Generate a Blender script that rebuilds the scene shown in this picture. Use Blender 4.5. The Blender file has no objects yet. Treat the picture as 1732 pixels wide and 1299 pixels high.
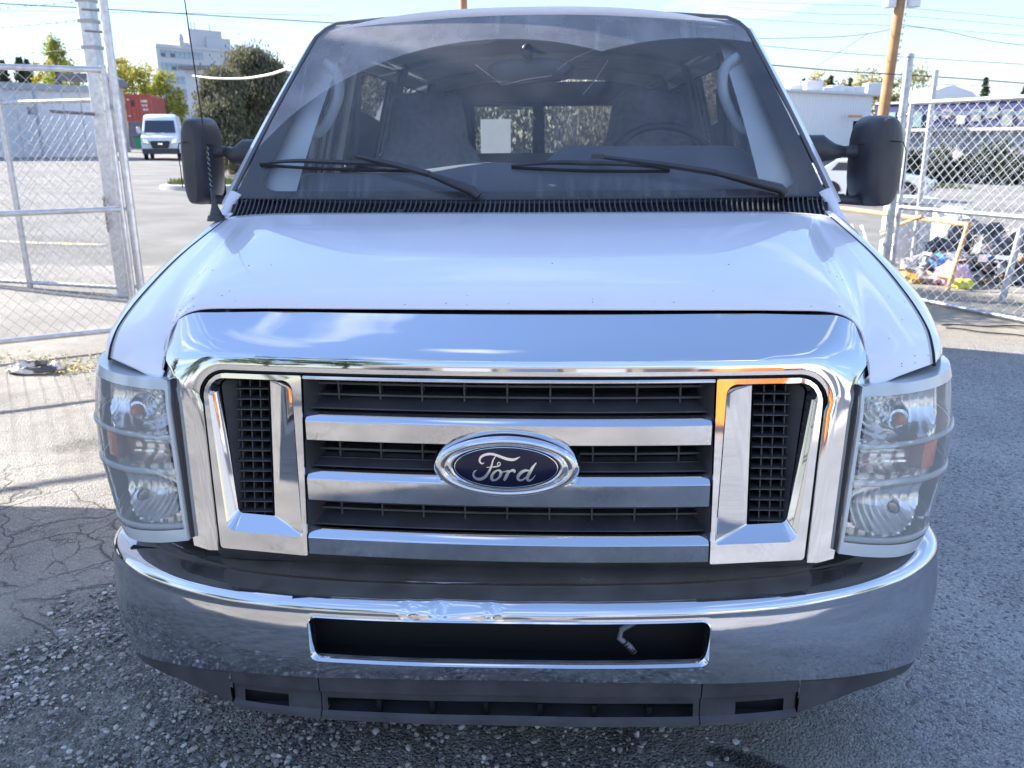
import bpy, bmesh, math, random
import numpy as np
from mathutils import Vector, Matrix, noise
random.seed(7); np.random.seed(7)
PI = math.pi
sc = bpy.context.scene
col = sc.collection

# ------------------------------------------------------------------ camera
W, H, F = 1732.0, 1299.0, 1422.7
CR = Vector((0.99823956, 0.0588113, -0.00768167))
CU = Vector((-0.00897601, 0.27782323, 0.96059028))
CF = Vector((-0.05862771, 0.95883027, -0.27786203))
CP = Vector((0.11104567, -1.54148333, 1.49436823))
cd = bpy.data.cameras.new('camera'); cam = bpy.data.objects.new('camera', cd); col.objects.link(cam)
m = Matrix((CR, CU, -CF)).transposed().to_4x4(); m.translation = CP
cam.matrix_world = m
cd.sensor_width = 36.0; cd.lens = 36.0 * F / W; cd.clip_start = 0.02; cd.clip_end = 3000
cd.dof.use_dof = True; cd.dof.focus_distance = 1.75; cd.dof.aperture_fstop = 8.5
sc.camera = cam

# ------------------------------------------------------------------ sky, sun, exposure
SA, SB = 1.65, 0.62                       # horizontal run of a shadow per metre of height (+x, -y)
sun_dir = Vector((-SA, SB, 1.0)).normalized()
elev = math.asin(sun_dir.z); az = math.atan2(sun_dir.x, sun_dir.y)
world = bpy.data.worlds.new('World'); sc.world = world; world.use_nodes = True
nt = world.node_tree; nt.nodes.clear()
def N(t, kind, **kw):
    n = t.nodes.new(kind)
    for k, v in kw.items(): setattr(n, k, v)
    return n
sky = N(nt, 'ShaderNodeTexSky', sky_type='NISHITA'); sky.sun_disc = False
sky.sun_elevation = elev; sky.sun_rotation = az
sky.altitude = 900; sky.air_density = 1.0; sky.dust_density = .35; sky.ozone_density = 1.9
tc = N(nt, 'ShaderNodeTexCoord'); mp = N(nt, 'ShaderNodeMapping'); mp.inputs['Scale'].default_value = (1.6, 1.6, 7.5)
mp.inputs['Location'].default_value = (0.35, 0.1, 0.55)
ns = N(nt, 'ShaderNodeTexNoise'); ns.inputs['Scale'].default_value = 1.5; ns.inputs['Detail'].default_value = 9; ns.inputs['Roughness'].default_value = .52
rp = N(nt, 'ShaderNodeValToRGB'); rp.color_ramp.elements[0].position = .54; rp.color_ramp.elements[1].position = .70
mx = N(nt, 'ShaderNodeMix', data_type='RGBA'); mx.inputs['B'].default_value = (2.1, 2.2, 2.38, 1)
ml = N(nt, 'ShaderNodeMath', operation='MULTIPLY'); ml.inputs[1].default_value = .6
bg = N(nt, 'ShaderNodeBackground'); bg.inputs['Strength'].default_value = .15
wo = N(nt, 'ShaderNodeOutputWorld')
L = nt.links.new
L(tc.outputs['Generated'], mp.inputs['Vector']); L(mp.outputs[0], ns.inputs['Vector']); L(ns.outputs['Fac'], rp.inputs[0])
L(rp.outputs[0], ml.inputs[0]); vl_ = N(nt, 'ShaderNodeVectorMath', operation='DOT_PRODUCT'); vl_.inputs[1].default_value = (.3, .4, .3); L(sky.outputs[0], vl_.inputs[0])
m1_ = N(nt, 'ShaderNodeMath', operation='MULTIPLY_ADD'); m1_.inputs[1].default_value = .64; m1_.inputs[2].default_value = 1.0; L(vl_.outputs['Value'], m1_.inputs[0])
dv_ = N(nt, 'ShaderNodeMath', operation='DIVIDE'); dv_.inputs[0].default_value = 1.0; L(m1_.outputs[0], dv_.inputs[1])
tn_ = N(nt, 'ShaderNodeVectorMath', operation='MULTIPLY'); tn_.inputs[1].default_value = (1.03, .98, .99); L(sky.outputs[0], tn_.inputs[0])
sv_ = N(nt, 'ShaderNodeVectorMath', operation='SCALE'); L(tn_.outputs[0], sv_.inputs[0]); L(dv_.outputs[0], sv_.inputs['Scale'])
L(ml.outputs[0], mx.inputs['Factor']); L(sv_.outputs[0], mx.inputs['A']); L(mx.outputs['Result'], bg.inputs[0]); L(bg.outputs[0], wo.inputs[0])
ld = bpy.data.lights.new('sun', 'SUN'); ld.energy = 2.3; ld.angle = math.radians(.53); ld.color = (1, .94, .86)
lo = bpy.data.objects.new('sun', ld); col.objects.link(lo)
lo.rotation_euler = sun_dir.to_track_quat('Z', 'Y').to_euler()
vs = sc.view_settings; vs.view_transform = 'Standard'; vs.look = 'None'; vs.gamma = 1; vs.exposure = 2.8
sc.cycles.use_denoising = True
sc.cycles.max_bounces = 10; sc.cycles.transparent_max_bounces = 24; sc.cycles.glossy_bounces = 5; sc.cycles.caustics_reflective = False; sc.cycles.caustics_refractive = False

# ------------------------------------------------------------------ helpers
def at(px, py, Y):
    """point at depth Y that the photograph's pixel looks at"""
    d = CF + CR * ((px - W / 2) / F) - CU * ((py - H / 2) / F)
    return CP + d * ((Y - CP.y) / d.y)
def sstep(a, b, t):
    t = min(1, max(0, (t - a) / (b - a))); return t * t * (3 - 2 * t)
def gz(x, y):
    d = math.hypot(x, y - 1.0)
    w = sstep(6.0, 16.0, d)
    return w * (-.040 * 45 * math.tanh(x / 45) - .0065 * 60 * math.tanh(y / 60))
def nz(x, y, z=0, s=1): return noise.noise(Vector((x * s, y * s, z * s)))
def tag(o, label=None, cat=None, group=None, kind=None):
    if label: o['label'] = label
    if cat: o['category'] = cat
    if group: o['group'] = group
    if kind: o['kind'] = kind
    return o
def empty(name, loc, label=None, cat=None, group=None, kind=None, rz=0):
    o = bpy.data.objects.new(name, None); col.objects.link(o)
    o.location = loc; o.rotation_euler.z = rz; o.empty_display_size = .2
    tag(o, label, cat, group, kind); return o
def wmat(o):
    m = Matrix.LocRotScale(o.location, o.rotation_euler, o.scale)
    return (wmat(o.parent) @ o.matrix_parent_inverse @ m) if o.parent else m
class MB:
    def __init__(s): s.v = []; s.f = []
    def add(s, vs, fs):
        n = len(s.v); s.v += [tuple(p) for p in vs]; s.f += [tuple(i + n for i in f) for f in fs]; return s
    def box(s, c, d, M=None):
        x, y, z = d[0] / 2, d[1] / 2, d[2] / 2
        vs = [Vector((a, b, e)) for a in (-x, x) for b in (-y, y) for e in (-z, z)]
        if M is not None: vs = [M @ p for p in vs]
        vs = [p + Vector(c) for p in vs]
        return s.add(vs, [(0, 1, 3, 2), (4, 6, 7, 5), (0, 4, 5, 1), (2, 3, 7, 6), (0, 2, 6, 4), (1, 5, 7, 3)])
    def b2(s, lo, hi):
        return s.box([(a + b) / 2 for a, b in zip(lo, hi)], [abs(b - a) for a, b in zip(lo, hi)])
    def rings(s, rs, closed=True, caps=True):
        n = len(rs[0]); vs = [p for r in rs for p in r]; fs = []
        for i in range(len(rs) - 1):
            for j in range(n if closed else n - 1):
                k = (j + 1) % n
                fs.append((i * n + j, i * n + k, (i + 1) * n + k, (i + 1) * n + j))
        if caps and closed:
            fs.append(tuple(range(n))[::-1]); fs.append(tuple((len(rs) - 1) * n + j for j in range(n)))
        return s.add(vs, fs)
    def tube(s, pts, r, n=8, caps=True):
        pts = [Vector(p) for p in pts]; rs = []
        rr = r if isinstance(r, (list, tuple)) else [r] * len(pts)
        up = None
        for i, p in enumerate(pts):
            t = (pts[min(i + 1, len(pts) - 1)] - pts[max(i - 1, 0)]).normalized()
            if up is None:
                up = Vector((0, 0, 1)) if abs(t.z) < .9 else Vector((1, 0, 0))
            a = t.cross(up).normalized(); b = a.cross(t).normalized(); up = b
            rs.append([p + (a * math.cos(2 * PI * k / n) + b * math.sin(2 * PI * k / n)) * rr[i] for k in range(n)])
        return s.rings(rs, True, caps)
    def grid(s, P, flip=False):
        h = len(P); w = len(P[0]); vs = [p for row in P for p in row]
        fs = [(i * w + j, i * w + j + 1, (i + 1) * w + j + 1, (i + 1) * w + j) for i in range(h - 1) for j in range(w - 1)]
        return s.add(vs, fs)
    def prism(s, outline, y0, y1):       # outline in x,z, extruded in y
        a = [(x, y0, z) for x, z in outline]; b = [(x, y1, z) for x, z in outline]
        return s.rings([a, b])
    def ell(s, c, r, nu=16, nv=10, e=1.0):
        def sp(v): return math.copysign(abs(v) ** e, v)
        rs = []
        for i in range(1, nv):
            t = PI * i / nv - PI / 2
            rs.append([(c[0] + r[0] * sp(math.cos(t)) * sp(math.cos(2 * PI * j / nu)), c[1] + r[1] * sp(math.cos(t)) * sp(math.sin(2 * PI * j / nu)), c[2] + r[2] * sp(math.sin(t))) for j in range(nu)])
        return s.rings(rs)
    def mirror(s):
        n = len(s.v); v = [(-x, y, z) for x, y, z in s.v]; s.v += v; s.f += [tuple(i + n for i in f[::-1]) for f in s.f]; return s
    def flipx(s):
        o = MB(); o.v = [(-x, y, z) for x, y, z in s.v]; o.f = [f[::-1] for f in s.f]; return o
    def rot(s, M):
        s.v = [tuple(M @ Vector(p)) for p in s.v]; return s
    def build(s, name, mat, parent=None, ang=35, local=False, sol=0, bev=0, kind=None, merge=True, normals=True, **tg):
        me = bpy.data.meshes.new(name)
        me.from_pydata(s.v, [], s.f)
        if merge or normals:
            b = bmesh.new(); b.from_mesh(me)
            if merge: bmesh.ops.remove_doubles(b, verts=b.verts, dist=1e-5)
            if normals: bmesh.ops.recalc_face_normals(b, faces=b.faces)
            b.to_mesh(me); b.free()
        if ang:
            me.polygons.foreach_set('use_smooth', [True] * len(me.polygons)); me.set_sharp_from_angle(angle=math.radians(ang))
        if mat: me.materials.append(mat)
        o = bpy.data.objects.new(name, me); col.objects.link(o)
        if parent:
            o.parent = parent
            if not local: o.matrix_parent_inverse = wmat(parent).inverted()
        if sol:
            md = o.modifiers.new('solid', 'SOLIDIFY'); md.thickness = sol; md.offset = -1
        if bev:
            md = o.modifiers.new('bevel', 'BEVEL'); md.width = bev; md.segments = 2; md.limit_method = 'ANGLE'; md.harden_normals = False
        if kind: o['kind'] = kind
        tag(o, tg.get('label'), tg.get('cat'), tg.get('group'))
        return o
def inst(src, parent, M, name=None):
    """another object on the same mesh, placed by world matrix"""
    o = src.copy(); col.objects.link(o); o.parent = parent
    o.matrix_parent_inverse = Matrix() ; o.matrix_local = (wmat(parent).inverted() @ M) if parent else M
    return o
def copy_tree(o, parent=None):
    c = o.copy(); col.objects.link(c)
    if parent: c.parent = parent
    for ch in [x for x in col.objects if x.parent == o]: copy_tree(ch, c)
    return c
def cr(P, n):
    """Catmull-Rom through P, n samples per span"""
    P = [np.array(p, float) for p in P]; P = [2 * P[0] - P[1]] + P + [2 * P[-1] - P[-2]]; out = []
    for i in range(1, len(P) - 2):
        for k in range(n):
            t = k / n; a, b, c, d = P[i - 1:i + 3]
            out.append(.5 * (2 * b + (c - a) * t + (2 * a - 5 * b + 4 * c - d) * t * t + (3 * b - a - 3 * c + d) * t ** 3))
    out.append(P[-2]); return out
def crsurf(K, nu, nv):
    rows = [cr(k, nv) for k in K]
    cols = [cr([r[j] for r in rows], nu) for j in range(len(rows[0]))]
    return [[tuple(c[i]) for c in cols] for i in range(len(cols[0]))]

# ------------------------------------------------------------------ materials
def mat(name, colr=(.5, .5, .5), rough=.5, metal=0, coat=0, spec=.5, var=0, vscale=8, bump=0, bscale=60, em=None, trans=0, coatr=.03, col2=None, c2scale=4, c2lo=.45, c2hi=.6, rvar=0, sss=0, bdist=.01):
    mt = bpy.data.materials.new(name); mt.use_nodes = True; t = mt.node_tree; p = t.nodes['Principled BSDF']; k = t.links.new
    p.inputs['Base Color'].default_value = (*colr, 1); p.inputs['Roughness'].default_value = rough; p.inputs['Metallic'].default_value = metal
    p.inputs['Coat Weight'].default_value = coat; p.inputs['Coat Roughness'].default_value = coatr; p.inputs['Specular IOR Level'].default_value = spec
    p.inputs['Transmission Weight'].default_value = trans
    co = t.nodes.new('ShaderNodeTexCoord').outputs['Object']
    src = None
    if col2:
        n = N(t, 'ShaderNodeTexNoise'); n.inputs['Scale'].default_value = c2scale; n.inputs['Detail'].default_value = 6; k(co, n.inputs['Vector'])
        r = N(t, 'ShaderNodeMapRange'); r.inputs[1].default_value = c2lo; r.inputs[2].default_value = c2hi; k(n.outputs['Fac'], r.inputs[0])
        x = N(t, 'ShaderNodeMix', data_type='RGBA'); x.inputs['A'].default_value = (*colr, 1); x.inputs['B'].default_value = (*col2, 1); k(r.outputs[0], x.inputs['Factor']); src = x.outputs['Result']
    if var:
        n = N(t, 'ShaderNodeTexNoise'); n.inputs['Scale'].default_value = vscale; n.inputs['Detail'].default_value = 5; k(co, n.inputs['Vector'])
        r = N(t, 'ShaderNodeMapRange'); r.inputs[1].default_value = .3; r.inputs[2].default_value = .7; r.inputs[3].default_value = 1 - var; r.inputs[4].default_value = 1 + var; k(n.outputs['Fac'], r.inputs[0])
        x = N(t, 'ShaderNodeVectorMath', operation='SCALE'); k(r.outputs[0], x.inputs['Scale'])
        if src is not None: k(src, x.inputs[0])
        else: x.inputs[0].default_value = colr
        src = x.outputs[0]
    if src is not None: k(src, p.inputs['Base Color'])
    if rvar:
        n = N(t, 'ShaderNodeTexNoise'); n.inputs['Scale'].default_value = 9; n.inputs['Detail'].default_value = 8; k(co, n.inputs['Vector'])
        r = N(t, 'ShaderNodeMapRange'); r.inputs[1].default_value = .4; r.inputs[2].default_value = .75; r.inputs[3].default_value = rough; r.inputs[4].default_value = rough + rvar; k(n.outputs['Fac'], r.inputs[0]); k(r.outputs[0], p.inputs['Roughness'])
    if bump:
        n = N(t, 'ShaderNodeTexNoise'); n.inputs['Scale'].default_value = bscale; n.inputs['Detail'].default_value = 4; k(co, n.inputs['Vector'])
        b = N(t, 'ShaderNodeBump'); b.inputs['Strength'].default_value = bump; b.inputs['Distance'].default_value = bdist; k(n.outputs['Fac'], b.inputs['Height']); k(b.outputs[0], p.inputs['Normal'])
    if em:
        p.inputs['Emission Color'].default_value = (*em, 1); p.inputs['Emission Strength'].default_value = 1
    return mt
def glassmat(name, tint=(.85, .9, .9), rough=.02, dust=0.0, f0=1.45, dustcol=(.55, .54, .52)):
    mt = bpy.data.materials.new(name); mt.use_nodes = True; t = mt.node_tree; t.nodes.clear(); k = t.links.new
    o = N(t, 'ShaderNodeOutputMaterial'); tr = N(t, 'ShaderNodeBsdfTransparent'); tr.inputs[0].default_value = (*tint, 1)
    gl = N(t, 'ShaderNodeBsdfGlossy'); gl.inputs['Roughness'].default_value = rough
    fr = N(t, 'ShaderNodeFresnel'); fr.inputs[0].default_value = f0
    m1 = N(t, 'ShaderNodeMixShader'); k(fr.outputs[0], m1.inputs[0]); k(tr.outputs[0], m1.inputs[1]); k(gl.outputs[0], m1.inputs[2])
    last = m1.outputs[0]
    if dust:
        df = N(t, 'ShaderNodeBsdfDiffuse'); df.inputs[0].default_value = (*dustcol, 1)
        m2 = N(t, 'ShaderNodeMixShader'); m2.inputs[0].default_value = dust; k(last, m2.inputs[1]); k(df.outputs[0], m2.inputs[2]); last = m2.outputs[0]
        mt['dustmix'] = m2.name
    k(last, o.inputs[0]); return mt
paint = mat('white_paint', (.80, .79, .85), .32, coat=1.0, coatr=.025, var=.02, vscale=3)
chrome = mat('chrome', (.66, .67, .70), .03, 1, rvar=.06, bump=.02, bscale=4, bdist=.02)
chrome2 = mat('chrome_pitted', (.66, .67, .70), .045, 1, rvar=.08, bump=.06, bscale=4.5, bdist=.02)
blackp = mat('black_plastic', (.04, .04, .046), .45, var=.25, vscale=12, bump=.15, bscale=250, bdist=.002)
greyp = mat('dusty_black_plastic', (.058, .058, .064), .55, var=.3, vscale=14, bump=.2, bscale=200, bdist=.002)
darkp = mat('dark_void', (.008, .008, .01), .8)
rubber = mat('rubber', (.02, .02, .022), .7, bump=.2, bscale=120, bdist=.003)
galv = mat('galvanised_steel', (.48, .50, .53), .42, .75, var=.18, vscale=22, bump=.1, bscale=90, bdist=.002, rvar=.15)
galvw = mat('galvanised_wire', (.52, .53, .56), .55, .25)
milky = mat('hazed_plastic', (.58, .62, .63), .2, coat=.6, var=.05, vscale=20)
lensm = glassmat('lamp_lens', (.97, .98, .98), .04, .25, dustcol=(.8, .82, .8))
reflm = mat('lamp_reflector', (.94, .95, .97), .22, 1, bump=.04, bscale=22, bdist=.02)
milkyt = glassmat('hazed_lens_band', (.92, .95, .95), .08, .42, dustcol=(.74, .78, .78))
amber = mat('amber_plastic', (.95, .24, .04), .25, coat=.6)
cabgrey = mat('grey_trim', (.70, .74, .76), .7, var=.08, bump=.15, bscale=180, bdist=.002)
cabdark = mat('dark_trim', (.13, .145, .17), .7, var=.1)
headliner = mat('headliner', (.62, .63, .64), .9, var=.08)
seatm = mat('seat_fabric', (.19, .20, .225), .9, var=.2, vscale=40)
bluem = mat('badge_blue', (.004, .006, .035), .22, spec=.35, coat=.15)
silver = mat('letter_silver', (.85, .86, .88), .18, .9)
glassdark = glassmat('side_glass', (.55, .6, .6), .02, .03)
clearg = glassmat('door_glass', (.88, .93, .92), .02, .02)
wglass = glassmat('windshield_glass', (.95, .97, .98), .03, .1, dustcol=(.56, .56, .60))
tyrem = mat('tyre', (.025, .025, .027), .8, bump=.3, bscale=80, bdist=.004)
rimm = mat('rim_steel', (.5, .51, .53), .35, .8)

def islandmat(name, cols, rough=.7, transl=0.0):
    mt = mat(name, cols[0], rough); t = mt.node_tree; g = N(t, 'ShaderNodeNewGeometry'); r = N(t, 'ShaderNodeValToRGB'); e = r.color_ramp.elements
    e[0].color = (*cols[0], 1); e[1].color = (*cols[-1], 1)
    for i, c in enumerate(cols[1:-1]): x = e.new((i + 1) / (len(cols) - 1)); x.color = (*c, 1)
    k = t.links.new; k(g.outputs['Random Per Island'], r.inputs[0]); p = t.nodes['Principled BSDF']; k(r.outputs[0], p.inputs['Base Color'])
    if transl:
        o = [n for n in t.nodes if n.type == 'OUTPUT_MATERIAL'][0]; tr = N(t, 'ShaderNodeBsdfTranslucent'); k(r.outputs[0], tr.inputs[0]); m = N(t, 'ShaderNodeMixShader'); m.inputs[0].default_value = transl
        k(p.outputs[0], m.inputs[1]); k(tr.outputs[0], m.inputs[2]); k(m.outputs[0], o.inputs[0])
    return mt

# ------------------------------------------------------------------ ground
def axis(lo, hi, step, far, g=1.16):
    a = list(np.arange(lo, hi + 1e-6, step)); s = step; x = hi
    while x < far: s *= g; x += s; a.append(x)
    s = step; x = lo; b = []
    while x > -far: s *= g; x -= s; b.append(x)
    return b[::-1] + a
gx = axis(-3.6, 3.6, .035, 900); gy = axis(-.6, 4.6, .035, 900)
def dirtmask(x, y):
    """1 in the gravelly dirt patch round the van's nose"""
    e = .28 * nz(x, y, 1, 1.7) + .16 * nz(x, y, 5, 5) + .07 * nz(x, y, 9, 14)
    left = sstep(-1.62, -1.42, x + e - .32 * (y - .9) + (.25 if y < .5 else 0) * 1.0)
    right = 1 - sstep(.25, .9, x + e * 1.5 + .25 * y)
    back = 1 - sstep(1.6, 2.1, y + e)
    return left * right * back
P = []
for y in gy:
    row = []
    for x in gx:
        z = gz(x, y)
        if abs(x) < 4 and -1 < y < 5:
            d = dirtmask(x, y)
            z += -.012 * d + .006 * nz(x, y, 2, 9) * d + .004 * nz(x, y, 3, 26) * d + .012 * nz(x, y, 4, 1.1)
            if x < -.8: z += .004 * nz(x, y, 8, 8)
            r = math.hypot((x + 2.2) / .30, (y - 2.40) / .12) + .5 * nz(x, y, 6, 6)
            z -= .035 * (1 - sstep(.6, 1.15, r))
        row.append((x, y, z))
    P.append(row)
gm = MB().grid(P)
def groundmat():
    mt = bpy.data.materials.new('ground'); mt.use_nodes = True; t = mt.node_tree; p = t.nodes['Principled BSDF']; k = t.links.new
    g = N(t, 'ShaderNodeNewGeometry'); pos = g.outputs['Position']
    sx = N(t, 'ShaderNodeSeparateXYZ'); k(pos, sx.inputs[0])
    def noi(s, d=6, r=.6, dist=0):
        n = N(t, 'ShaderNodeTexNoise'); n.inputs['Scale'].default_value = s; n.inputs['Detail'].default_value = d; n.inputs['Roughness'].default_value = r; n.inputs['Distortion'].default_value = dist; k(pos, n.inputs['Vector']); return n.outputs['Fac']
    def mr(a, lo, hi, o0=0, o1=1):
        n = N(t, 'ShaderNodeMapRange'); n.interpolation_type = 'SMOOTHSTEP'
        for i, v in enumerate((lo, hi, o0, o1)): n.inputs[i + 1].default_value = v
        k(a, n.inputs[0]); return n.outputs[0]
    def ma(op, a, b):
        n = N(t, 'ShaderNodeMath', operation=op)
        for i, v in enumerate((a, b)):
            if isinstance(v, (int, float)): n.inputs[i].default_value = v
            else: k(v, n.inputs[i])
        return n.outputs[0]
    def mix(f, a, b):
        n = N(t, 'ShaderNodeMix', data_type='RGBA')
        if isinstance(f, (int, float)): n.inputs['Factor'].default_value = f
        else: k(f, n.inputs['Factor'])
        for nm, v in (('A', a), ('B', b)):
            if isinstance(v, tuple): n.inputs[nm].default_value = (*v, 1)
            else: k(v, n.inputs[nm])
        return n.outputs['Result']
    def vor(s, feat='F1', r=1.0):
        n = N(t, 'ShaderNodeTexVoronoi', feature=feat); n.inputs['Scale'].default_value = s; n.inputs['Randomness'].default_value = r; k(pos, n.inputs['Vector']); return n
    X, Y = sx.outputs[0], sx.outputs[1]
    at_ = N(t, 'ShaderNodeAttribute'); at_.attribute_name = 'dirt'; D = at_.outputs['Fac']
    # warped position for cracks
    wn = N(t, 'ShaderNodeTexNoise'); wn.inputs['Scale'].default_value = 3.5; wn.inputs['Detail'].default_value = 5; k(pos, wn.inputs['Vector'])
    wv = N(t, 'ShaderNodeVectorMath', operation='MULTIPLY_ADD'); k(wn.outputs['Color'], wv.inputs[0]); wv.inputs[1].default_value = (.34, .34, 0); k(pos, wv.inputs[2])
    v1 = N(t, 'ShaderNodeTexVoronoi', feature='DISTANCE_TO_EDGE'); v1.inputs['Scale'].default_value = 3.1; k(wv.outputs[0], v1.inputs['Vector'])
    v2 = N(t, 'ShaderNodeTexVoronoi', feature='DISTANCE_TO_EDGE'); v2.inputs['Scale'].default_value = 8; k(wv.outputs[0], v2.inputs['Vector'])
    crk = ma('MAXIMUM', mr(v1.outputs['Distance'], .0, .022, 1, 0), ma('MULTIPLY', mr(v2.outputs['Distance'], 0, .018, 1, 0), mr(noi(1.3), .5, .6)))
    oldz = ma('MULTIPLY', mr(X, -.95, -1.25), mr(Y, 2.4, 1.6))          # the broken old slab in front, to the left
    crk = ma('MULTIPLY', ma('MULTIPLY', crk, oldz), mr(noi(2.1), .36, .5))
    fine = noi(330, 2, .6); grit = vor(150); gritc = vor(95)
    spk = N(t, 'ShaderNodeSeparateColor'); k(grit.outputs['Color'], spk.inputs[0])
    spk2 = N(t, 'ShaderNodeSeparateColor'); k(gritc.outputs['Color'], spk2.inputs[0])
    # old pale asphalt at left / far
    old = mix(mr(noi(1.7), .35, .68), (.24, .222, .195), (.33, .305, .265))
    old = mix(ma('MULTIPLY', mr(noi(6, 8), .45, .75), .6), old, (.17, .157, .14))
    old = mix(mr(spk.outputs[0], .55, 1, 0, .55), old, (.42, .39, .35))
    # coarse grey asphalt at right
    new = mix(mr(noi(2.2), .3, .7), (.27, .268, .27), (.36, .355, .35))
    new = mix(mr(spk.outputs[0], .35, .9, 0, .9), new, (.50, .49, .47))
    new = mix(mr(spk2.outputs[1], .75, 1, 0, .7), new, (.07, .07, .075))
    right = mr(ma('ADD', X, ma('MULTIPLY', noi(3), .3)), .6, 1.5)
    c = mix(right, old, new)
    dirt = mix(mr(noi(9, 8), .35, .65), (.20, .185, .16), (.34, .315, .275))
    dirt = mix(mr(spk2.outputs[0], .6, 1, 0, .6), dirt, (.5, .47, .43))
    c = mix(D, c, dirt)
    c = mix(ma('MULTIPLY', crk, .55), c, (.09, .083, .075))
    # lane beyond: pale, worn
    far = mix(mr(noi(.18, 8), .3, .7), (.26, .247, .225), (.20, .19, .175))
    farm = mr(ma('ADD', Y, ma('MULTIPLY', noi(.4), 2)), 9.5, 12.5)
    c = mix(farm, c, far)
    bandm = ma('MULTIPLY', mr(ma('ADD', Y, noi(1.2)), 8.9, 9.3), mr(ma('ADD', Y, noi(1.2)), 11.4, 10.9))
    c = mix(ma('MULTIPLY', bandm, mr(X, -3, -5, 0, .55)), c, (.13, .125, .115))
    # sandy strip in the sun at right
    sand = ma('MULTIPLY', mr(X, 2.2, 3.2), ma('MULTIPLY', mr(Y, 4.0, 5.2), mr(Y, 12, 9)))
    c = mix(ma('MULTIPLY', sand, .8), c, mix(noi(20, 8), (.36, .31, .23), (.27, .23, .17)))
    # oil stain
    vx = N(t, 'ShaderNodeVectorMath', operation='SUBTRACT'); k(pos, vx.inputs[0]); vx.inputs[1].default_value = (.60, .235, 0)
    vr = N(t, 'ShaderNodeVectorRotate'); vr.rotation_type = 'Z_AXIS'; vr.inputs['Angle'].default_value = .45; k(vx.outputs[0], vr.inputs[0])
    vm = N(t, 'ShaderNodeVectorMath', operation='MULTIPLY'); k(vr.outputs[0], vm.inputs[0]); vm.inputs[1].default_value = (7, 26, 1)
    vl = N(t, 'ShaderNodeVectorMath', operation='LENGTH'); k(vm.outputs[0], vl.inputs[0])
    st = mr(ma('ADD', vl.outputs['Value'], ma('MULTIPLY', noi(30), .9)), 1.5, 1.1)
    st_ = ma('MULTIPLY', mr(st, 0, 1), .85)
    c = mix(st_, c, (.012, .012, .014))
    hue = mr(noi(.8, 6), .35, .65, .86, 1.12)
    sc_ = N(t, 'ShaderNodeVectorMath', operation='SCALE'); k(c, sc_.inputs[0]); k(hue, sc_.inputs['Scale'])
    k(sc_.outputs[0], p.inputs['Base Color'])
    k(ma('SUBTRACT', .9, ma('MULTIPLY', st_, .45)), p.inputs['Roughness'])
    nearf = mr(Y, 12, 5)
    h = ma('ADD', ma('MULTIPLY', mr(grit.outputs['Distance'], 0, .7, 1, 0), .55), ma('MULTIPLY', fine, .3))
    h = ma('ADD', h, ma('MULTIPLY', mr(gritc.outputs['Distance'], 0, .7, 1, 0), ma('ADD', .5, D)))
    h = ma('ADD', h, ma('MULTIPLY', noi(25, 8), .9))
    h = ma('SUBTRACT', h, ma('MULTIPLY', crk, 2.6))
    b = N(t, 'ShaderNodeBump'); b.inputs['Strength'].default_value = .9; b.inputs['Distance'].default_value = .009; k(h, b.inputs['Height']); k(b.outputs[0], p.inputs['Normal'])
    return mt
ground = gm.build('ground', groundmat(), kind='structure', merge=False, ang=60)
da = ground.data.attributes.new('dirt', 'FLOAT', 'POINT')
da.data.foreach_set('value', [dirtmask(v.co.x, v.co.y) if (abs(v.co.x) < 4 and -1.2 < v.co.y < 5) else 0. for v in ground.data.vertices])

# loose stones of the dirt patch
icv = np.array([(0, 0, -1), (.72, -.53, -.45), (-.28, -.85, -.45), (-.89, 0, -.45), (-.28, .85, -.45), (.72, .53, -.45), (.28, -.85, .45), (-.72, -.53, .45), (-.72, .53, .45), (.28, .85, .45), (.89, 0, .45), (0, 0, 1)])
icf = [(0, 1, 2), (1, 0, 5), (0, 2, 3), (0, 3, 4), (0, 4, 5), (1, 5, 10), (2, 1, 6), (3, 2, 7), (4, 3, 8), (5, 4, 9), (1, 10, 6), (2, 6, 7), (3, 7, 8), (4, 8, 9), (5, 9, 10), (6, 10, 11), (7, 6, 11), (8, 7, 11), (9, 8, 11), (10, 9, 11)]
def stones(n, area, smin, smax, mask, name, mt, **tg):
    V = []; Fc = []; k = 0
    while k < n:
        x = random.uniform(*area[0]); y = random.uniform(*area[1])
        if random.random() > mask(x, y): continue
        s = smin * (smax / smin) ** (random.random() ** 2.9)
        R = Matrix.Rotation(random.uniform(0, 2 * PI), 3, 'Z')
        q = icv * (1 + .22 * (np.random.rand(12, 1) - .5)) * np.array([s, s * random.uniform(.6, .95), s * random.uniform(.4, .75)])
        q = q @ np.array(R).T + np.array([x, y, gz(x, y) + s * .22 - .010 * mask(x, y)])
        b = len(V); V += [tuple(r) for r in q]; Fc += [(a + b, c + b, d + b) for a, c, d in icf]; k += 1
    mb = MB(); mb.v = V; mb.f = Fc
    return mb.build(name, mt, kind='stuff', merge=False, normals=False, ang=45, **tg)
def stonemat():
    mt = mat('stone', (.2, .19, .18), .85, bump=.3, bscale=90, bdist=.003); t = mt.node_tree
    g = N(t, 'ShaderNodeNewGeometry'); r = N(t, 'ShaderNodeValToRGB'); e = r.color_ramp.elements
    e[0].color = (.09, .085, .08, 1); e[1].color = (.66, .64, .60, 1); x = r.color_ramp.elements.new(.45); x.color = (.26, .25, .24, 1); x = r.color_ramp.elements.new(.8); x.color = (.44, .40, .35, 1)
    t.links.new(g.outputs['Random Per Island'], r.inputs[0]); t.links.new(r.outputs[0], t.nodes['Principled BSDF'].inputs['Base Color']); return mt
stm = stonemat()
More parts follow.
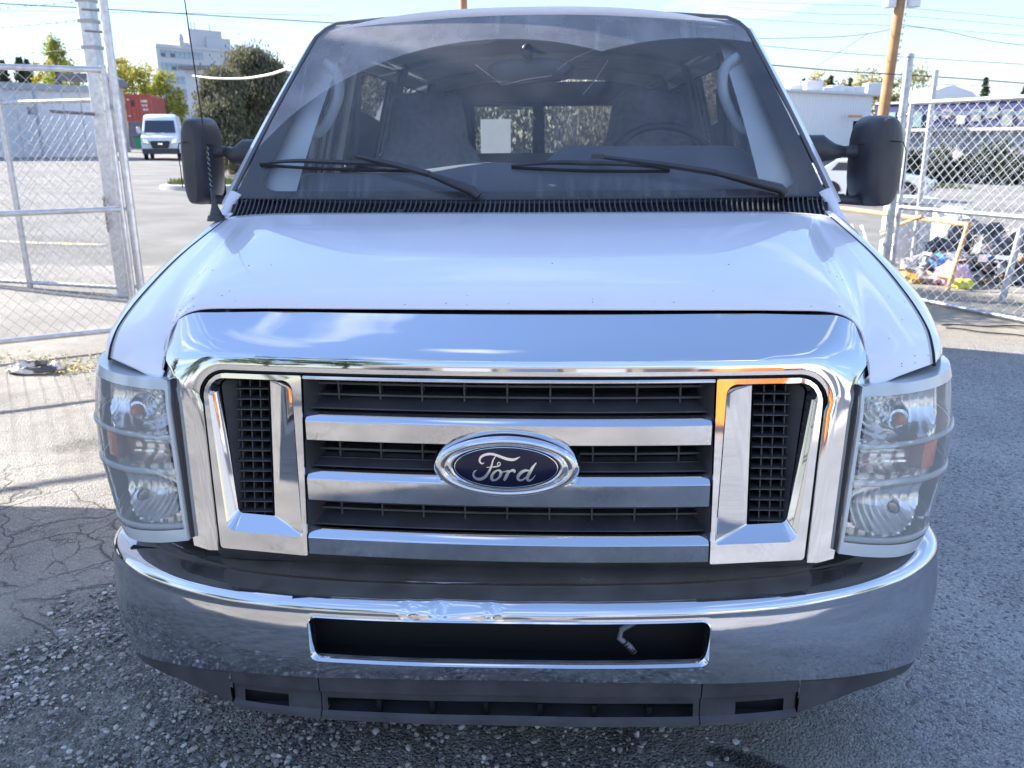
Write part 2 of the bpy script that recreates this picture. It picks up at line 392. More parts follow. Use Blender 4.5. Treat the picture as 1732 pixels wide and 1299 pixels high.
stones(36000, ((-1.9, 1.1), (-.3, 1.8)), .0022, .0125, lambda x, y: dirtmask(x, y) * (.35 + .65 * sstep(-.15, .25, nz(x, y, 3, 3))), 'gravel', stm)
stones(1500, ((-3.4, -.6), (.2, 4.4)), .002, .010, lambda x, y: .8, 'loose_grit', stm)
stones(700, ((.4, 3.2), (-.2, 3.4)), .002, .007, lambda x, y: .8, 'loose_grit', stm)

# =================================================================== THE VAN
van = empty('van', (0, 2.7, 0), 'large white passenger van seen head-on with dented chrome bumper and blue oval badge', 'van')
def part(mb, name, m, ang=35, **k): return mb.build(name, m, van, ang, **k)
# ---- hood
def yg(x, z): return .005 + (z - .68) * .15 + .10 * x * x
KR = [
 [(0, .172, 1.158), (0, .19, 1.184), (0, .24, 1.212), (0, .36, 1.246), (0, .55, 1.285), (0, .735, 1.311)],
 [(.30, .175, 1.158), (.30, .193, 1.184), (.30, .243, 1.211), (.31, .365, 1.245), (.32, .555, 1.284), (.34, .74, 1.311)],
 [(.56, .182, 1.157), (.56, .20, 1.182), (.565, .25, 1.206), (.58, .37, 1.240), (.60, .56, 1.279), (.635, .757, 1.309)],
 [(.672, .182, 1.1515), (.66, .205, 1.174), (.67, .255, 1.196), (.68, .38, 1.230), (.695, .57, 1.270), (.715, .77, 1.306)],
 [(.716, .163, 1.122), (.708, .20, 1.145), (.715, .255, 1.172), (.722, .38, 1.212), (.732, .57, 1.260), (.745, .777, 1.304)],
 [(.729, .138, 1.062), (.725, .18, 1.112), (.735, .255, 1.152), (.745, .385, 1.200), (.755, .575, 1.252), (.768, .782, 1.302)],
 [(.732, .112, 1.020), (.732, .158, 1.082), (.752, .255, 1.137), (.772, .39, 1.190), (.782, .58, 1.247), (.785, .786, 1.300)],
 [(.80, .145, 1.032), (.805, .180, 1.078), (.818, .270, 1.124), (.826, .40, 1.176), (.822, .59, 1.238), (.804, .79, 1.298)],
 [(.882, .200, 1.042), (.888, .232, 1.070), (.900, .305, 1.102), (.899, .43, 1.150), (.876, .60, 1.218), (.824, .795, 1.293)],
]
S = crsurf(KR, 7, 9)
full = [[(-p[0], p[1], p[2]) for p in r] for r in S[:0:-1]] + S
hood = part(MB().grid(full), 'hood', paint, 60, sol=.004)
# ---- fenders
def fender(sx):
    K = [
     [(.889, .206, 1.040), (.895, .237, 1.069), (.907, .31, 1.100), (.906, .435, 1.148), (.883, .605, 1.216), (.831, .80, 1.291), (.826, .90, 1.31)],
     [(.918, .248, 1.046), (.926, .278, 1.068), (.937, .345, 1.092), (.939, .455, 1.137), (.919, .615, 1.200), (.862, .80, 1.284), (.855, .90, 1.30)],
     [(.944, .300, 1.034), (.953, .330, 1.053), (.965, .395, 1.077), (.969, .49, 1.118), (.952, .63, 1.173), (.898, .80, 1.252), (.888, .90, 1.265)],
     [(.960, .355, 1.008), (.967, .385, 1.022), (.977, .45, 1.038), (.983, .55, 1.072), (.974, .66, 1.122), (.943, .80, 1.172), (.935, .90, 1.18)],
     [(.965, .43, .95), (.970, .45, .95), (.978, .52, .95), (.985, .60, .96), (.985, .70, .98), (.98, .80, 1.0), (.975, .90, 1.0)],
     [(.975, .44, .80), (.98, .46, .80), (.985, .53, .80), (.99, .62, .84), (.99, .72, .86), (.985, .82, .86), (.98, .90, .86)]]
    S = crsurf(K, 7, 6); mb = MB().grid(S)
    if sx < 0: mb = mb.flipx()
    return part(mb, 'fender', paint, 60, sol=.004)
fender(1); fender(-1)
for sx in (-1, 1):
    part(MB().tube([(sx * (p[0] + .0035), p[1] + .002, p[2] - .004) for p in S[-1]], .0042, 6), 'hood_gap', darkp)
# dark cavity behind the hood line, headlamps and grille
cav = MB().b2((-.64, .30, .34), (.64, .335, 1.12))
cav.b2((-.86, .36, .34), (-.66, .38, 1.04)); cav.b2((.66, .36, .34), (.86, .38, 1.04))
cav.b2((-.70, .34, 1.10), (.70, .70, 1.12)); cav.b2((-.9, .2, .56), (.9, .34, .58))
part(cav, 'radiator_support', darkp)
part(MB().rings([[(x, y, z) for y, z in ((.045 + .1 * x * x, .662), (.085 + .08 * x * x, .63), (.13 + .05 * x * x, .585))] for x in np.linspace(-.66, .66, 21)], closed=False), 'chin_panel', greyp, 60)
part(MB().b2((-.70, .16, .55), (.70, .18, .66)), 'chin_backing', darkp)
part(MB().rings([[(.03 + .05 * math.cos(a), .298, 1.005 + .022 * math.sin(a)) for a in np.linspace(0, 2 * PI, 12, False)], [(.03 + .05 * math.cos(a), .285, 1.005 + .022 * math.sin(a)) for a in np.linspace(0, 2 * PI, 12, False)]]), 'hood_latch', mat('latch', (.35, .3, .22), .6))

# ---- chrome arch round the grille
def upath(hb, ht, z0, z1, r, n=14, side=20, topn=36):
    pts = []
    for i in range(side):
        t = i / side; z = z0 + (z1 - r - z0) * t; pts.append((hb + (ht - hb) * ((z - z0) / (z1 - z0)), z))
    for i in range(n + 1):
        a = i / n * PI / 2; pts.append((ht - r + r * math.cos(a), z1 - r + r * math.sin(a)))
    for i in range(1, topn + 1):
        pts.append(((ht - r) * (1 - 2 * i / topn), z1))
    L_ = pts
    R_ = [(-x, z) for x, z in pts[:side + n + 1]][::-1]
    return L_ + R_[1:] if abs(L_[-1][0] + (ht - r)) < 1e-6 else L_ + R_
def arch(levels, name, m):
    rs = []
    for (hb, ht, z0, z1, r, dy) in levels:
        p = upath(hb, ht, z0, z1, r); rs.append([(x, yg(x, z) + (dy(x, z) if callable(dy) else dy), z) for x, z in p])
    return part(MB().rings(rs, closed=False), name, m, 28)
lv = []
# from the back edge, over the convex brow, to the ring line
for i in range(11):
    t = i / 10; q = math.sin(t * PI / 2); e = 1 - math.cos(t * PI / 2)
    hb = .670 - .032 * (t); ht = .735 - .068 * (t)
    z1 = 1.150 - .074 * t; r = .082 - .006 * t
    d = (lambda x, z, t=t: (.002 + (.084 - .036 * sstep(.45, .70, abs(x))) * sstep(.98, 1.13, z)) * (1 - t) ** 1.04 - .003 * math.sin(PI * t) * sstep(.95, 1.1, z) - .002)
    lv.append((hb, ht, .668 - .006 * t, z1, r, d))
lv[0:0] = [(.669, .734, .670, 1.149, .082, (lambda x, z: .045 + (.075 - .036 * sstep(.45, .70, abs(x))) * sstep(.98, 1.13, z)))]
lv += [(.637, .6655, .662, 1.0735, .074, -.002), (.634, .662, .662, 1.071, .072, -.003), (.615, .642, .662, 1.046, .060, .0), (.613, .640, .662, 1.044, .058, .004)]
arch(lv, 'grille_surround', chrome)
# thin dark line between the arch and the insert
gline = []
for hb, ht, z1, r, d in ((.614, .641, 1.0445, .059, .006), (.6105, .6375, 1.0405, .056, .006)):
    gline.append((hb, ht, .664, z1, r, d))
arch(gline, 'grille_seam', darkp)

grille = part(MB().box((0, .25, .85), (1.2, .02, .36)), 'grille', darkp)
def gp(mb, name, m, ang=30, **k): return mb.build(name, m, grille, ang, **k)
# ---- side frames with their sloping openings
def rpoly(C, R, n=5):
    out = []; k = len(C)
    for i in range(k):
        p = Vector(C[i]); a = (Vector(C[i - 1]) - p).normalized(); b = (Vector(C[(i + 1) % k]) - p).normalized(); r = R[i]
        th = a.angle(b); dd = r / math.tan(th / 2) if r > 0 else 0
        p0 = p + a * dd; p1 = p + b * dd; cc = p + (a + b).normalized() * (r / math.sin(th / 2)) if r > 0 else p
        for j in range(n + 1):
            if r <= 0: out.append((p.x, p.y)); continue
            t = j / n; v = (p0 - cc).lerp(p1 - cc, t).normalized() * r; out.append((cc.x + v.x, cc.y + v.y))
    return out
def side_frame(sx):
    def loop(C, R, dy): return [(sx * x, yg(x, z) + dy, z) for x, z in rpoly(C, R, 6)]
    out = loop([(.414, .662), (.610, .666), (.6365, 1.040), (.4165, 1.040)], [.004, .008, .052, .004], .004)
    out2 = loop([(.4155, .664), (.6085, .668), (.635, 1.0385), (.418, 1.0385)], [.004, .008, .05, .004], .000)
    lp = loop([(.424, .704), (.591, .706), (.6255, 1.0285), (.438, 1.0285)], [.006, .02, .036, .022], .0)
    lp1 = loop([(.427, .707), (.588, .709), (.6225, 1.0265), (.441, 1.0265)], [.006, .02, .035, .021], .004)
    lp2 = loop([(.493, .733), (.575, .735), (.608, 1.021), (.493, 1.021)], [.003, .012, .022, .004], .026)
    o = gp(MB().rings([out, out2, lp, lp1, lp2], caps=False), 'side_frame', chrome, 30)
    lp3 = loop([(.498, .722), (.5735, .724), (.6035, 1.019), (.498, 1.019)], [.002, .010, .018, .003], .027)
    lp4 = loop([(.498, .716), (.5695, .718), (.573, 1.017), (.498, 1.017)], [.002, .010, .018, .003], .055)
    lp5 = loop([(.498, .716), (.5695, .718), (.573, 1.017), (.498, 1.017)], [.002, .010, .018, .003], .19)
    gp(MB().rings([lp3, lp4, lp5], caps=False), 'vent_duct', greyp, 30)
    hs = MB(); hs.b2((-.036, -.014, -.0012), (.036, .022, .0012)); src = None
    for i in range(13):
        z = .738 + i * .0218; x = sx * .535; M = Matrix.Translation((x, yg(.535, z) + .045, z))
        if src is None:
            src = gp(hs, 'vent_slat', greyp, local=True); src.matrix_local = wmat(grille).inverted() @ M; src.matrix_parent_inverse = Matrix()
        else: inst(src, grille, M)
    src = None
    for x in (.5215, .5435, .566):
        M = Matrix.Translation((sx * x, yg(x, .87) + .051, .87)) @ Matrix.Rotation(-math.atan(.15), 4, 'X')
        if src is None:
            src = gp(MB().b2((-.0012, -.010, -.146), (.0012, .018, .146)), 'vent_bar', greyp, local=True); src.matrix_local = wmat(grille).inverted() @ M; src.matrix_parent_inverse = Matrix()
        else: inst(src, grille, M)
side_frame(1); side_frame(-1)
# ---- chrome bars
def bar(z0, z1, lip=.012, hw=.4105, prot=0.0, nm='chrome_bar'):
    prof = [(.050, z1 - .012), (.024, z1), (.002, z1 - lip), (.0, z1 - lip - .003), (.0, z0 + .003), (.004, z0), (.040, z0 + .004)]
    rs = []
    for i in range(41):
        x = -hw + 2 * hw * i / 40; rs.append([(x, yg(x, (z0 + z1) / 2) + d + prot, z) for d, z in prof])
    return gp(MB().rings(rs), nm, chrome, 28)
bar(.9045, .962); bar(.779, .8425); bar(.6645, .7185, hw=.412)
bar(1.029, 1.041, .003, hw=.415, prot=.002)
# black slats behind the bars
def slat(z, d=.03, hw=.40, dy=.055, th=.0022, tilt=0.0):
    rs = []
    for i in range(17):
        x = -hw + 2 * hw * i / 16; y = yg(x, z) + dy; rs.append([(x, y, z - th), (x, y + d, z - th + tilt), (x, y + d, z + th + tilt), (x, y, z + th)])
    return gp(MB().rings(rs), 'slat', greyp)
for z in (1.0105, .9875): slat(z)
for z in (.8725, .8535): slat(z)
for z in (.760, .7455): slat(z)
for z, zt in ((.9665, .953), (.8455, .833), (.7215, .711)): slat(z, .05, .41, .028, .0015, .012)
src = None
for i in range(9):
    x = (i - 4) * .0885
    for (za, zb) in ((.968, 1.027), (.846, .890), (.724, .775)):
        zc = (za + zb) / 2
        M = Matrix.Translation((x, yg(x, zc) + .068, zc)) @ Matrix.Diagonal((1, 1, (zb - za), 1))
        if src is None:
            src = gp(MB().b2((-.0018, -.012, -.5), (.0018, .016, .5)), 'divider', greyp, local=True); src.matrix_parent_inverse = Matrix(); src.matrix_local = wmat(grille).inverted() @ M
        else: inst(src, grille, M)
for sx in (-1, 1):
    ends = MB()
    ends.rings([[(sx * .414, yg(.41, z) + .004, z) for z in (.67, 1.035)], [(sx * .392, yg(.4, z) + .07, z) for z in (.68, 1.03)], [(sx * .39, yg(.4, z) + .15, z) for z in (.68, 1.03)]], closed=False)
    gp(ends, 'opening_cheek', greyp)

# ---- badge
badge = None
def ering(rx, rz, dy, zc, n=72): return [(.0025 + rx * math.cos(2 * PI * k / n), yg(0, zc) + dy, zc + rz * math.sin(2 * PI * k / n)) for k in range(n)]
ZB = .8690
prof = [(.1485, .0680, .045), (.1490, .0685, .005), (.1475, .0668, -.008), (.1430, .0628, -.017), (.1350, .0570, -.021), (.1290, .0530, -.0205), (.1250, .0505, -.018), (.1235, .0495, -.015), (.1205, .0478, -.0155), (.1160, .0470, -.020), (.1115, .0462, -.0215), (.1080, .0452, -.020), (.1065, .0445, -.0175)]
rs = [ering(a, b, d, ZB + (.0015 if a < .123 else 0)) for a, b, d in prof]
badge = part(MB().rings(rs, caps=False), 'badge', chrome, 60)
rs = [ering(.1075 * k, .0455 * k, -.0165 - .007 * math.sqrt(max(0, 1 - k * k)), ZB + .0015) for k in (1, .97, .9, .8, .65, .5, .3, .1)]
MB().rings(rs).build('badge_field', bluem, badge, 60)
rs = [ering(.1035 * k, .0428 * k, -.0165 - .007 * math.sqrt(max(0, 1 - (.965 * k) ** 2)) - .0008, ZB + .0015) for k in (1.0, .985)]
MB().rings(rs, caps=False).build('badge_pinstripe', silver, badge, 0)
def stroke(mb, pts, w):
    """flat raised stroke: crop pixels to badge plane"""
    c = cr([(p[0], p[1], ww) for p, ww in zip(pts, w)], 6)
    top = []
    for i, p in enumerate(c):
        q0 = c[max(i - 1, 0)]; q1 = c[min(i + 1, len(c) - 1)]; dx, dy = q1[0] - q0[0], q1[1] - q0[1]; l = math.hypot(dx, dy) or 1
        nx, ny = -dy / l * p[2] / 2, dx / l * p[2] / 2
        row = []
        for sgn in (1, -1):
            X = (p[0] + sgn * nx - 866) * .0002195; Z = -(p[1] + sgn * ny - 415) * .000262
            k2 = min(1, (X / .1075) ** 2 + (Z / .0455) ** 2)
            row.append((.0025 + X, yg(0, ZB) - .0165 - .007 * math.sqrt(1 - k2), ZB + .0015 + Z))
        top.append(row)
    rs = [[(a[0], a[1] + .0005, a[2]), (a[0], a[1] - .0014, a[2]), (b[0], b[1] - .0014, b[2]), (b[0], b[1] + .0005, b[2])] for a, b in top]
    mb.rings(rs)
lt = MB()
stroke(lt, [(672, 372), (650, 378), (630, 358), (645, 325), (690, 306), (745, 302), (810, 318), (880, 338), (940, 342), (996, 320)], [4, 12, 16, 18, 18, 18, 20, 22, 20, 3])
stroke(lt, [(775, 318), (752, 350), (735, 400), (708, 450), (672, 490), (628, 508), (588, 500), (570, 475), (578, 448), (600, 432)], [6, 12, 16, 20, 24, 24, 20, 16, 12, 4])
stroke(lt, [(690, 408), (740, 404), (790, 398), (816, 385), (812, 366), (796, 368), (792, 384), (806, 392)], [4, 9, 10, 8, 7, 7, 7, 4])
stroke(lt, [(792, 428), (762, 446), (738, 480), (742, 508), (772, 510), (806, 486), (822, 450), (806, 430), (788, 430)], [12, 20, 27, 24, 15, 20, 27, 17, 10])
stroke(lt, [(806, 440), (840, 442), (880, 432)], [5, 8, 8])
stroke(lt, [(896, 428), (880, 460), (862, 492), (848, 514)], [20, 27, 27, 17])
stroke(lt, [(872, 470), (898, 442), (924, 428), (944, 432), (942, 448)], [8, 15, 20, 23, 12])
stroke(lt, [(1084, 432), (1046, 428), (1004, 446), (976, 480), (984, 508), (1018, 506), (1056, 480)], [11, 18, 27, 27, 18, 15, 13])
stroke(lt, [(1142, 366), (1110, 402), (1082, 446), (1060, 490), (1072, 512), (1102, 502), (1134, 466)], [6, 20, 27, 27, 19, 10, 4])
lt.build('badge_lettering', silver, badge, 30)

# ---- bumper
def dust_and_lift(mt, amt):  # dust on upward faces; extra pale mixed in to lift the dark ledge
    t = mt.node_tree; k = t.links.new; p = t.nodes['Principled BSDF']; out = [n for n in t.nodes if n.type == 'OUTPUT_MATERIAL'][0]
    g = N(t, 'ShaderNodeNewGeometry'); sx = N(t, 'ShaderNodeSeparateXYZ'); k(g.outputs['True Normal'], sx.inputs[0])
    r = N(t, 'ShaderNodeMapRange')
    for i, v in enumerate((.75, .97, .015, amt)): r.inputs[i + 1].default_value = v
    k(sx.outputs[2], r.inputs[0]); n = N(t, 'ShaderNodeTexNoise'); n.inputs['Scale'].default_value = 14; n.inputs['Detail'].default_value = 8
    k(g.outputs['Position'], n.inputs['Vector']); mu = N(t, 'ShaderNodeMath', operation='MULTIPLY'); k(r.outputs[0], mu.inputs[0])
    r2 = N(t, 'ShaderNodeMapRange'); r2.inputs[1].default_value = .3; r2.inputs[2].default_value = .7; r2.inputs[3].default_value = .6; r2.inputs[4].default_value = 1.5; k(n.outputs['Fac'], r2.inputs[0]); k(r2.outputs[0], mu.inputs[1])
    d = N(t, 'ShaderNodeBsdfDiffuse'); d.inputs[0].default_value = (.42, .41, .40, 1); m = N(t, 'ShaderNodeMixShader')
    k(mu.outputs[0], m.inputs[0]); k(p.outputs[0], m.inputs[1]); k(d.outputs[0], m.inputs[2]); k(m.outputs[0], out.inputs[0])
dust_and_lift(chrome2, .24); dust_and_lift(chrome, .05)
def catx(P, n=16):
    c = cr([(a, b, 0) for a, b in P], n); return [(p[0], p[1]) for p in c]
BP = catx([(0, 0), (.2, .002), (.4, .014), (.56, .038), (.68, .068), (.78, .105), (.87, .153), (.94, .212), (.985, .285), (1.002, .38), (1.005, .52), (1.005, .66)], 14)
BX = [p[0] for p in BP]; BY = [p[1] for p in BP]
bl = [0]
for i in range(1, len(BP)): bl.append(bl[-1] + math.hypot(BX[i] - BX[i - 1], BY[i] - BY[i - 1]))
def bpath(s):
    a = abs(s); x = np.interp(a, bl, BX); y = np.interp(a, bl, BY)
    e = .004; dx = np.interp(a + e, bl, BX) - np.interp(max(a - e, 0), bl, BX); dy = np.interp(a + e, bl, BY) - np.interp(max(a - e, 0), bl, BY)
    l = math.hypot(dx, dy) or 1; nx, ny = dy / l, -dx / l          # outward normal
    return (math.copysign(x, s) if s else 0, y, math.copysign(1, s) * nx if s else 0, ny)
def _zz(x): return 0
def zbot(x): return float(np.interp(abs(x), [0, .3, .6, .8, .9, .96, .99], [.384, .379, .362, .336, .316, .300, .290]))
def ztop(x): return float(np.interp(abs(x), [0, .6, .85, .97], [.553, .555, .566, .582]))
def dent(x, z):
    d = 0
    for x0, wd, a in ((-.115, .07, .005), (-.205, .011, .0035), (-.140, .010, .0045), (-.030, .011, .004), (.10, .06, .0015)):
        d += a * math.exp(-((x - x0) / wd) ** 2) * math.exp(-((z - .556) / .016) ** 2)
    return d
HX, HZ0, HZ1, HR = .4235, .426, .5335, .020
s_cols = sorted(set([round(v, 5) for v in list(np.linspace(-HX, HX, 96)) + list(np.linspace(HX - HR, HX, 7)) + list(-np.linspace(HX - HR, HX, 7)) + list(np.linspace(HX, 1.42, 70)) + list(-np.linspace(HX, 1.42, 70))]))
NR = 26
def facerow(s, j, n=NR):
    """profile point j of the bumper's section at arc position s"""
    x, y, nx, ny = bpath(s); zt = ztop(x); zb = zbot(x)
    return x, y, nx, ny, zt, zb
def bump_pt(s, o, z, bulge=True):
    x, y, nx, ny = bpath(s); o2 = o - dent(x, z)
    return (x + nx * o2, y + ny * o2, z + .0155 * x - .003 * dent(x, z) / .006)
mb = MB(); cols = []
for s in s_cols:
    x, y, nx, ny = bpath(s); zt, zb = ztop(x), zbot(x)
    inh = abs(s) <= HX + 1e-6
    a = abs(s)
    cut = 0
    if inh and a > HX - HR: cut = HR - math.sqrt(max(0, HR ** 2 - (a - (HX - HR)) ** 2))
    fade = 1 if inh else max(0, 1 - (a - HX) / .12)
    c0 = cut if inh else HR * fade
    h0 = HZ0 + c0; h1 = HZ1 - c0
    if a > HX + .12: pass
    if not inh:
        q = 1 - fade; h0 = (HZ0 + HR) * fade + q * (zb + (zt - zb) * .42); h1 = (HZ1 - HR) * fade + q * (zb + (zt - zb) * .72)
    zs = []
    zs += [zb - .002] + [zb + .004 + (h0 - zb - .004) * k / 6 for k in range(7)]
    zs += [h0 + (h1 - h0) * k / 6 for k in range(1, 7)]
    zs += [h1 + (zt - .014 - h1) * k / 4 for k in range(1, 5)]
    colp = []
    for i, z in enumerate(zs):
        u = (z - zb) / (zt - zb); o = -.004 + .016 * math.sin(PI * min(1, max(0, u * .95))) 
        if i == 0: o -= .010
        colp.append(bump_pt(s, o, z))
    o1 = -.004 + .016 * math.sin(PI * .9 * .95)
    for k in range(1, 11):                                 # rounded upper lip
        th = k / 10 * math.radians(80)
        colp.append(bump_pt(s, o1 - .046 * (1 - math.cos(th)), zt - .014 + .034 * math.sin(th)))
    for d, dz in ((.044, .0215), (.056, .0240), (.064, .0262), (.068, .0300), (.074, .0335), (.09, .0360), (.14, .0395), (.20, .042)):
        k = sstep(1.15, 1.35, abs(s)); colp.append(bump_pt(s, -d * (1 - .7 * k), zt + dz))
    cols.append(colp)
w = len(cols[0]); vs = [p for c in cols for p in c]; fs = []
for i in range(len(cols) - 1):
    sm = (s_cols[i] + s_cols[i + 1]) / 2
    for j in range(w - 1):
        if abs(sm) < HX and 7 <= j <= 12: continue
        fs.append((i * w + j, (i + 1) * w + j, (i + 1) * w + j + 1, i * w + j + 1))
mb.add(vs, fs)
bumper = part(mb, 'bumper', chrome2, 40)
# rolled rim of the bumper opening
def hloop(hw, z0, z1, r, o):
    C = rpoly([(-hw, z0), (hw, z0), (hw, z1), (-hw, z1)], [r] * 4, 6); out = []
    P_ = []
    for i in range(len(C)):
        a = C[i]; b = C[(i + 1) % len(C)]; n = 24 if abs(a[0] - b[0]) > .3 else 1
        for k in range(n): P_.append((a[0] + (b[0] - a[0]) * k / n, a[1] + (b[1] - a[1]) * k / n))
    for x, z in P_:
        s = np.interp(abs(x), BX, bl) * (1 if x >= 0 else -1); zb, zt = zbot(x), ztop(x); u = (z - zb) / (zt - zb)
        out.append(bump_pt(s, -.004 + .016 * math.sin(PI * min(1, max(0, u * .95))) + o, z))
    return out
MB().rings([hloop(HX + .001, HZ0 - .001, HZ1 + .001, HR, -.001), hloop(HX + .001, HZ0 - .001, HZ1 + .001, HR, .0015), hloop(HX - .002, HZ0 + .002, HZ1 - .002, HR - .003, .0025), hloop(HX - .008, HZ0 + .009, HZ1 - .006, HR - .006, -.008), hloop(HX - .0105, HZ0 + .0105, HZ1 - .007, HR - .008, -.016)], caps=False).build('opening_rim', chrome2, bumper, 40)
MB().b2((-.46, .10, .33), (.46, .115, .57)).b2((-.46, .03, .555), (.46, .10, .56)).b2((-.46, .045, .395), (.46, .10, .400)).build('bumper_backing', darkp, bumper)
hose = MB().tube([(.30, .085, .525), (.285, .075, .500), (.245, .055, .487), (.240, .048, .470), (.262, .045, .452), (.272, .05, .435)], .0065, 8)
part(hose, 'hose', mat('hose_grey', (.20, .21, .23), .5))
hk = MB()
for k in range(5): hk.tube([(.250 + k * .0045, .0455, .462 - k * .0055), (.2525 + k * .0045, .0455, .459 - k * .0055)], .0072, 8)
part(hk, 'hose_clip', rubber)
# ---- lower valance
def vz(x):
    a = abs(x); return float(np.interp(a, [0, .3, .615, .65, .70, .78, .88, .99], [.268, .266, .261, .266, .276, .290, .289, .272]))
def vgrid(s0, s1, n, rows, name, holes=()):
    mb = MB(); cs = []
    xs = sorted(set([round(v, 4) for v in np.linspace(s0, s1, n)] + [h for hh in holes for h in hh]))
    for s in xs:
        x, y, nx, ny = bpath(s); zb, zl = zbot(x) + .004, vz(x); c = []
        for t, o in rows:
            z = zb + (zl - zb) * t; c.append((x + nx * o, y + ny * o, z + .0155 * x))
        cs.append(c)
    w = len(rows); fs = []
    for i in range(len(xs) - 1):
        sm = (xs[i] + xs[i + 1]) / 2
        for j in range(w - 1):
            if j == 4 and any(a < sm < b for a, b in holes): continue
            fs.append((i * w + j, (i + 1) * w + j, (i + 1) * w + j + 1, i * w + j + 1))
    mb.add([p for c in cs for p in c], fs)
    return mb, cs, xs
vrows = [(0, -.022), (.06, -.012), (.38, -.014), (.42, -.020), (.56, -.022), (.84, -.020), (.90, -.012), (.99, -.010), (1.0, -.02), (1.0, -.10)]
v0, _, _ = vgrid(-.418, .418, 40, vrows, '', ((-.405, .405),)); valance = part(v0, 'valance', greyp, 25)
for sx in (-1, 1):
    lo_, hi_ = sorted((sx * .4205, sx * .64)); ho = tuple(sorted((sx * .50, sx * .612)))
    vgrid(lo_, hi_, 14, vrows, '', (ho,))[0].build('valance_section', greyp, valance, 25)
    lo_, hi_ = sorted((sx * .643, sx * 1.34)); vgrid(lo_, hi_, 40, [(0, -.022), (.1, -.010), (.9, -.012), (1, -.02), (1, -.06)], '')[0].build('valance_end', greyp, valance, 25)
vb = MB(); vb.b2((-.64, .09, .25), (.64, .10, .36))
for x in (-.29, -.17, -.05, .07, .19, .31): vb.b2((x - .005, .045, .262), (x + .005, .09, .30))
vb.build('valance_backing', darkp, valance)

# ---- headlamps
HP = catx([(.668, .047), (.73, .060), (.80, .088), (.865, .130), (.918, .185), (.952, .25), (.970, .32), (.976, .40)], 10)
HXs = [p[0] for p in HP]; HYs = [p[1] for p in HP]; hl_ = [0]
for i in range(1, len(HP)): hl_.append(hl_[-1] + math.hypot(HXs[i] - HXs[i - 1], HYs[i] - HYs[i - 1]))
def lampS(u, v, off=0):
    """u inner->outer, v top->bottom, off inwards"""
    s = u * hl_[-1]; x = np.interp(s, hl_, HXs); y = np.interp(s, hl_, HYs)
    e = .01; dx = np.interp(s + e, hl_, HXs) - np.interp(s - e, hl_, HXs); dy = np.interp(s + e, hl_, HYs) - np.interp(s - e, hl_, HYs); l = math.hypot(dx, dy)
    zt = 1.022 + .004 * u - .018 * max(0, u - .7); zb = .685 - .07 * min(1, u * 1.5) - .0 * u
    zb = float(np.interp(u, [0, .3, .65, 1], [.686, .656, .628, .628])); z = zt + (zb - zt) * v
    kx = float(np.interp(z, [.62, .70, .80, .90, 1.0, 1.03], [.965, .985, 1.003, 1.006, .992, .985]))
    kk = 1 + (kx - 1) * min(1, u * 2)
    y0 = y + .012 + (z - .85) * .14 * (1 - .4 * u) + .02 * max(0, (z - .97) / .05) * .5
    xi = x + .006 + (.030 * (z - .686) / .336) * (1 - u)
    return (xi * kk - dy / l * off, y0 + dx / l * off, z)
def lg(u0, u1, v0, v1, off, nu=24, nv=10):
    return [[lampS(u0 + (u1 - u0) * i / nu, v0 + (v1 - v0) * j / nv, off(u0 + (u1 - u0) * i / nu, v0 + (v1 - v0) * j / nv) if callable(off) else off) for i in range(nu + 1)] for j in range(nv + 1)]
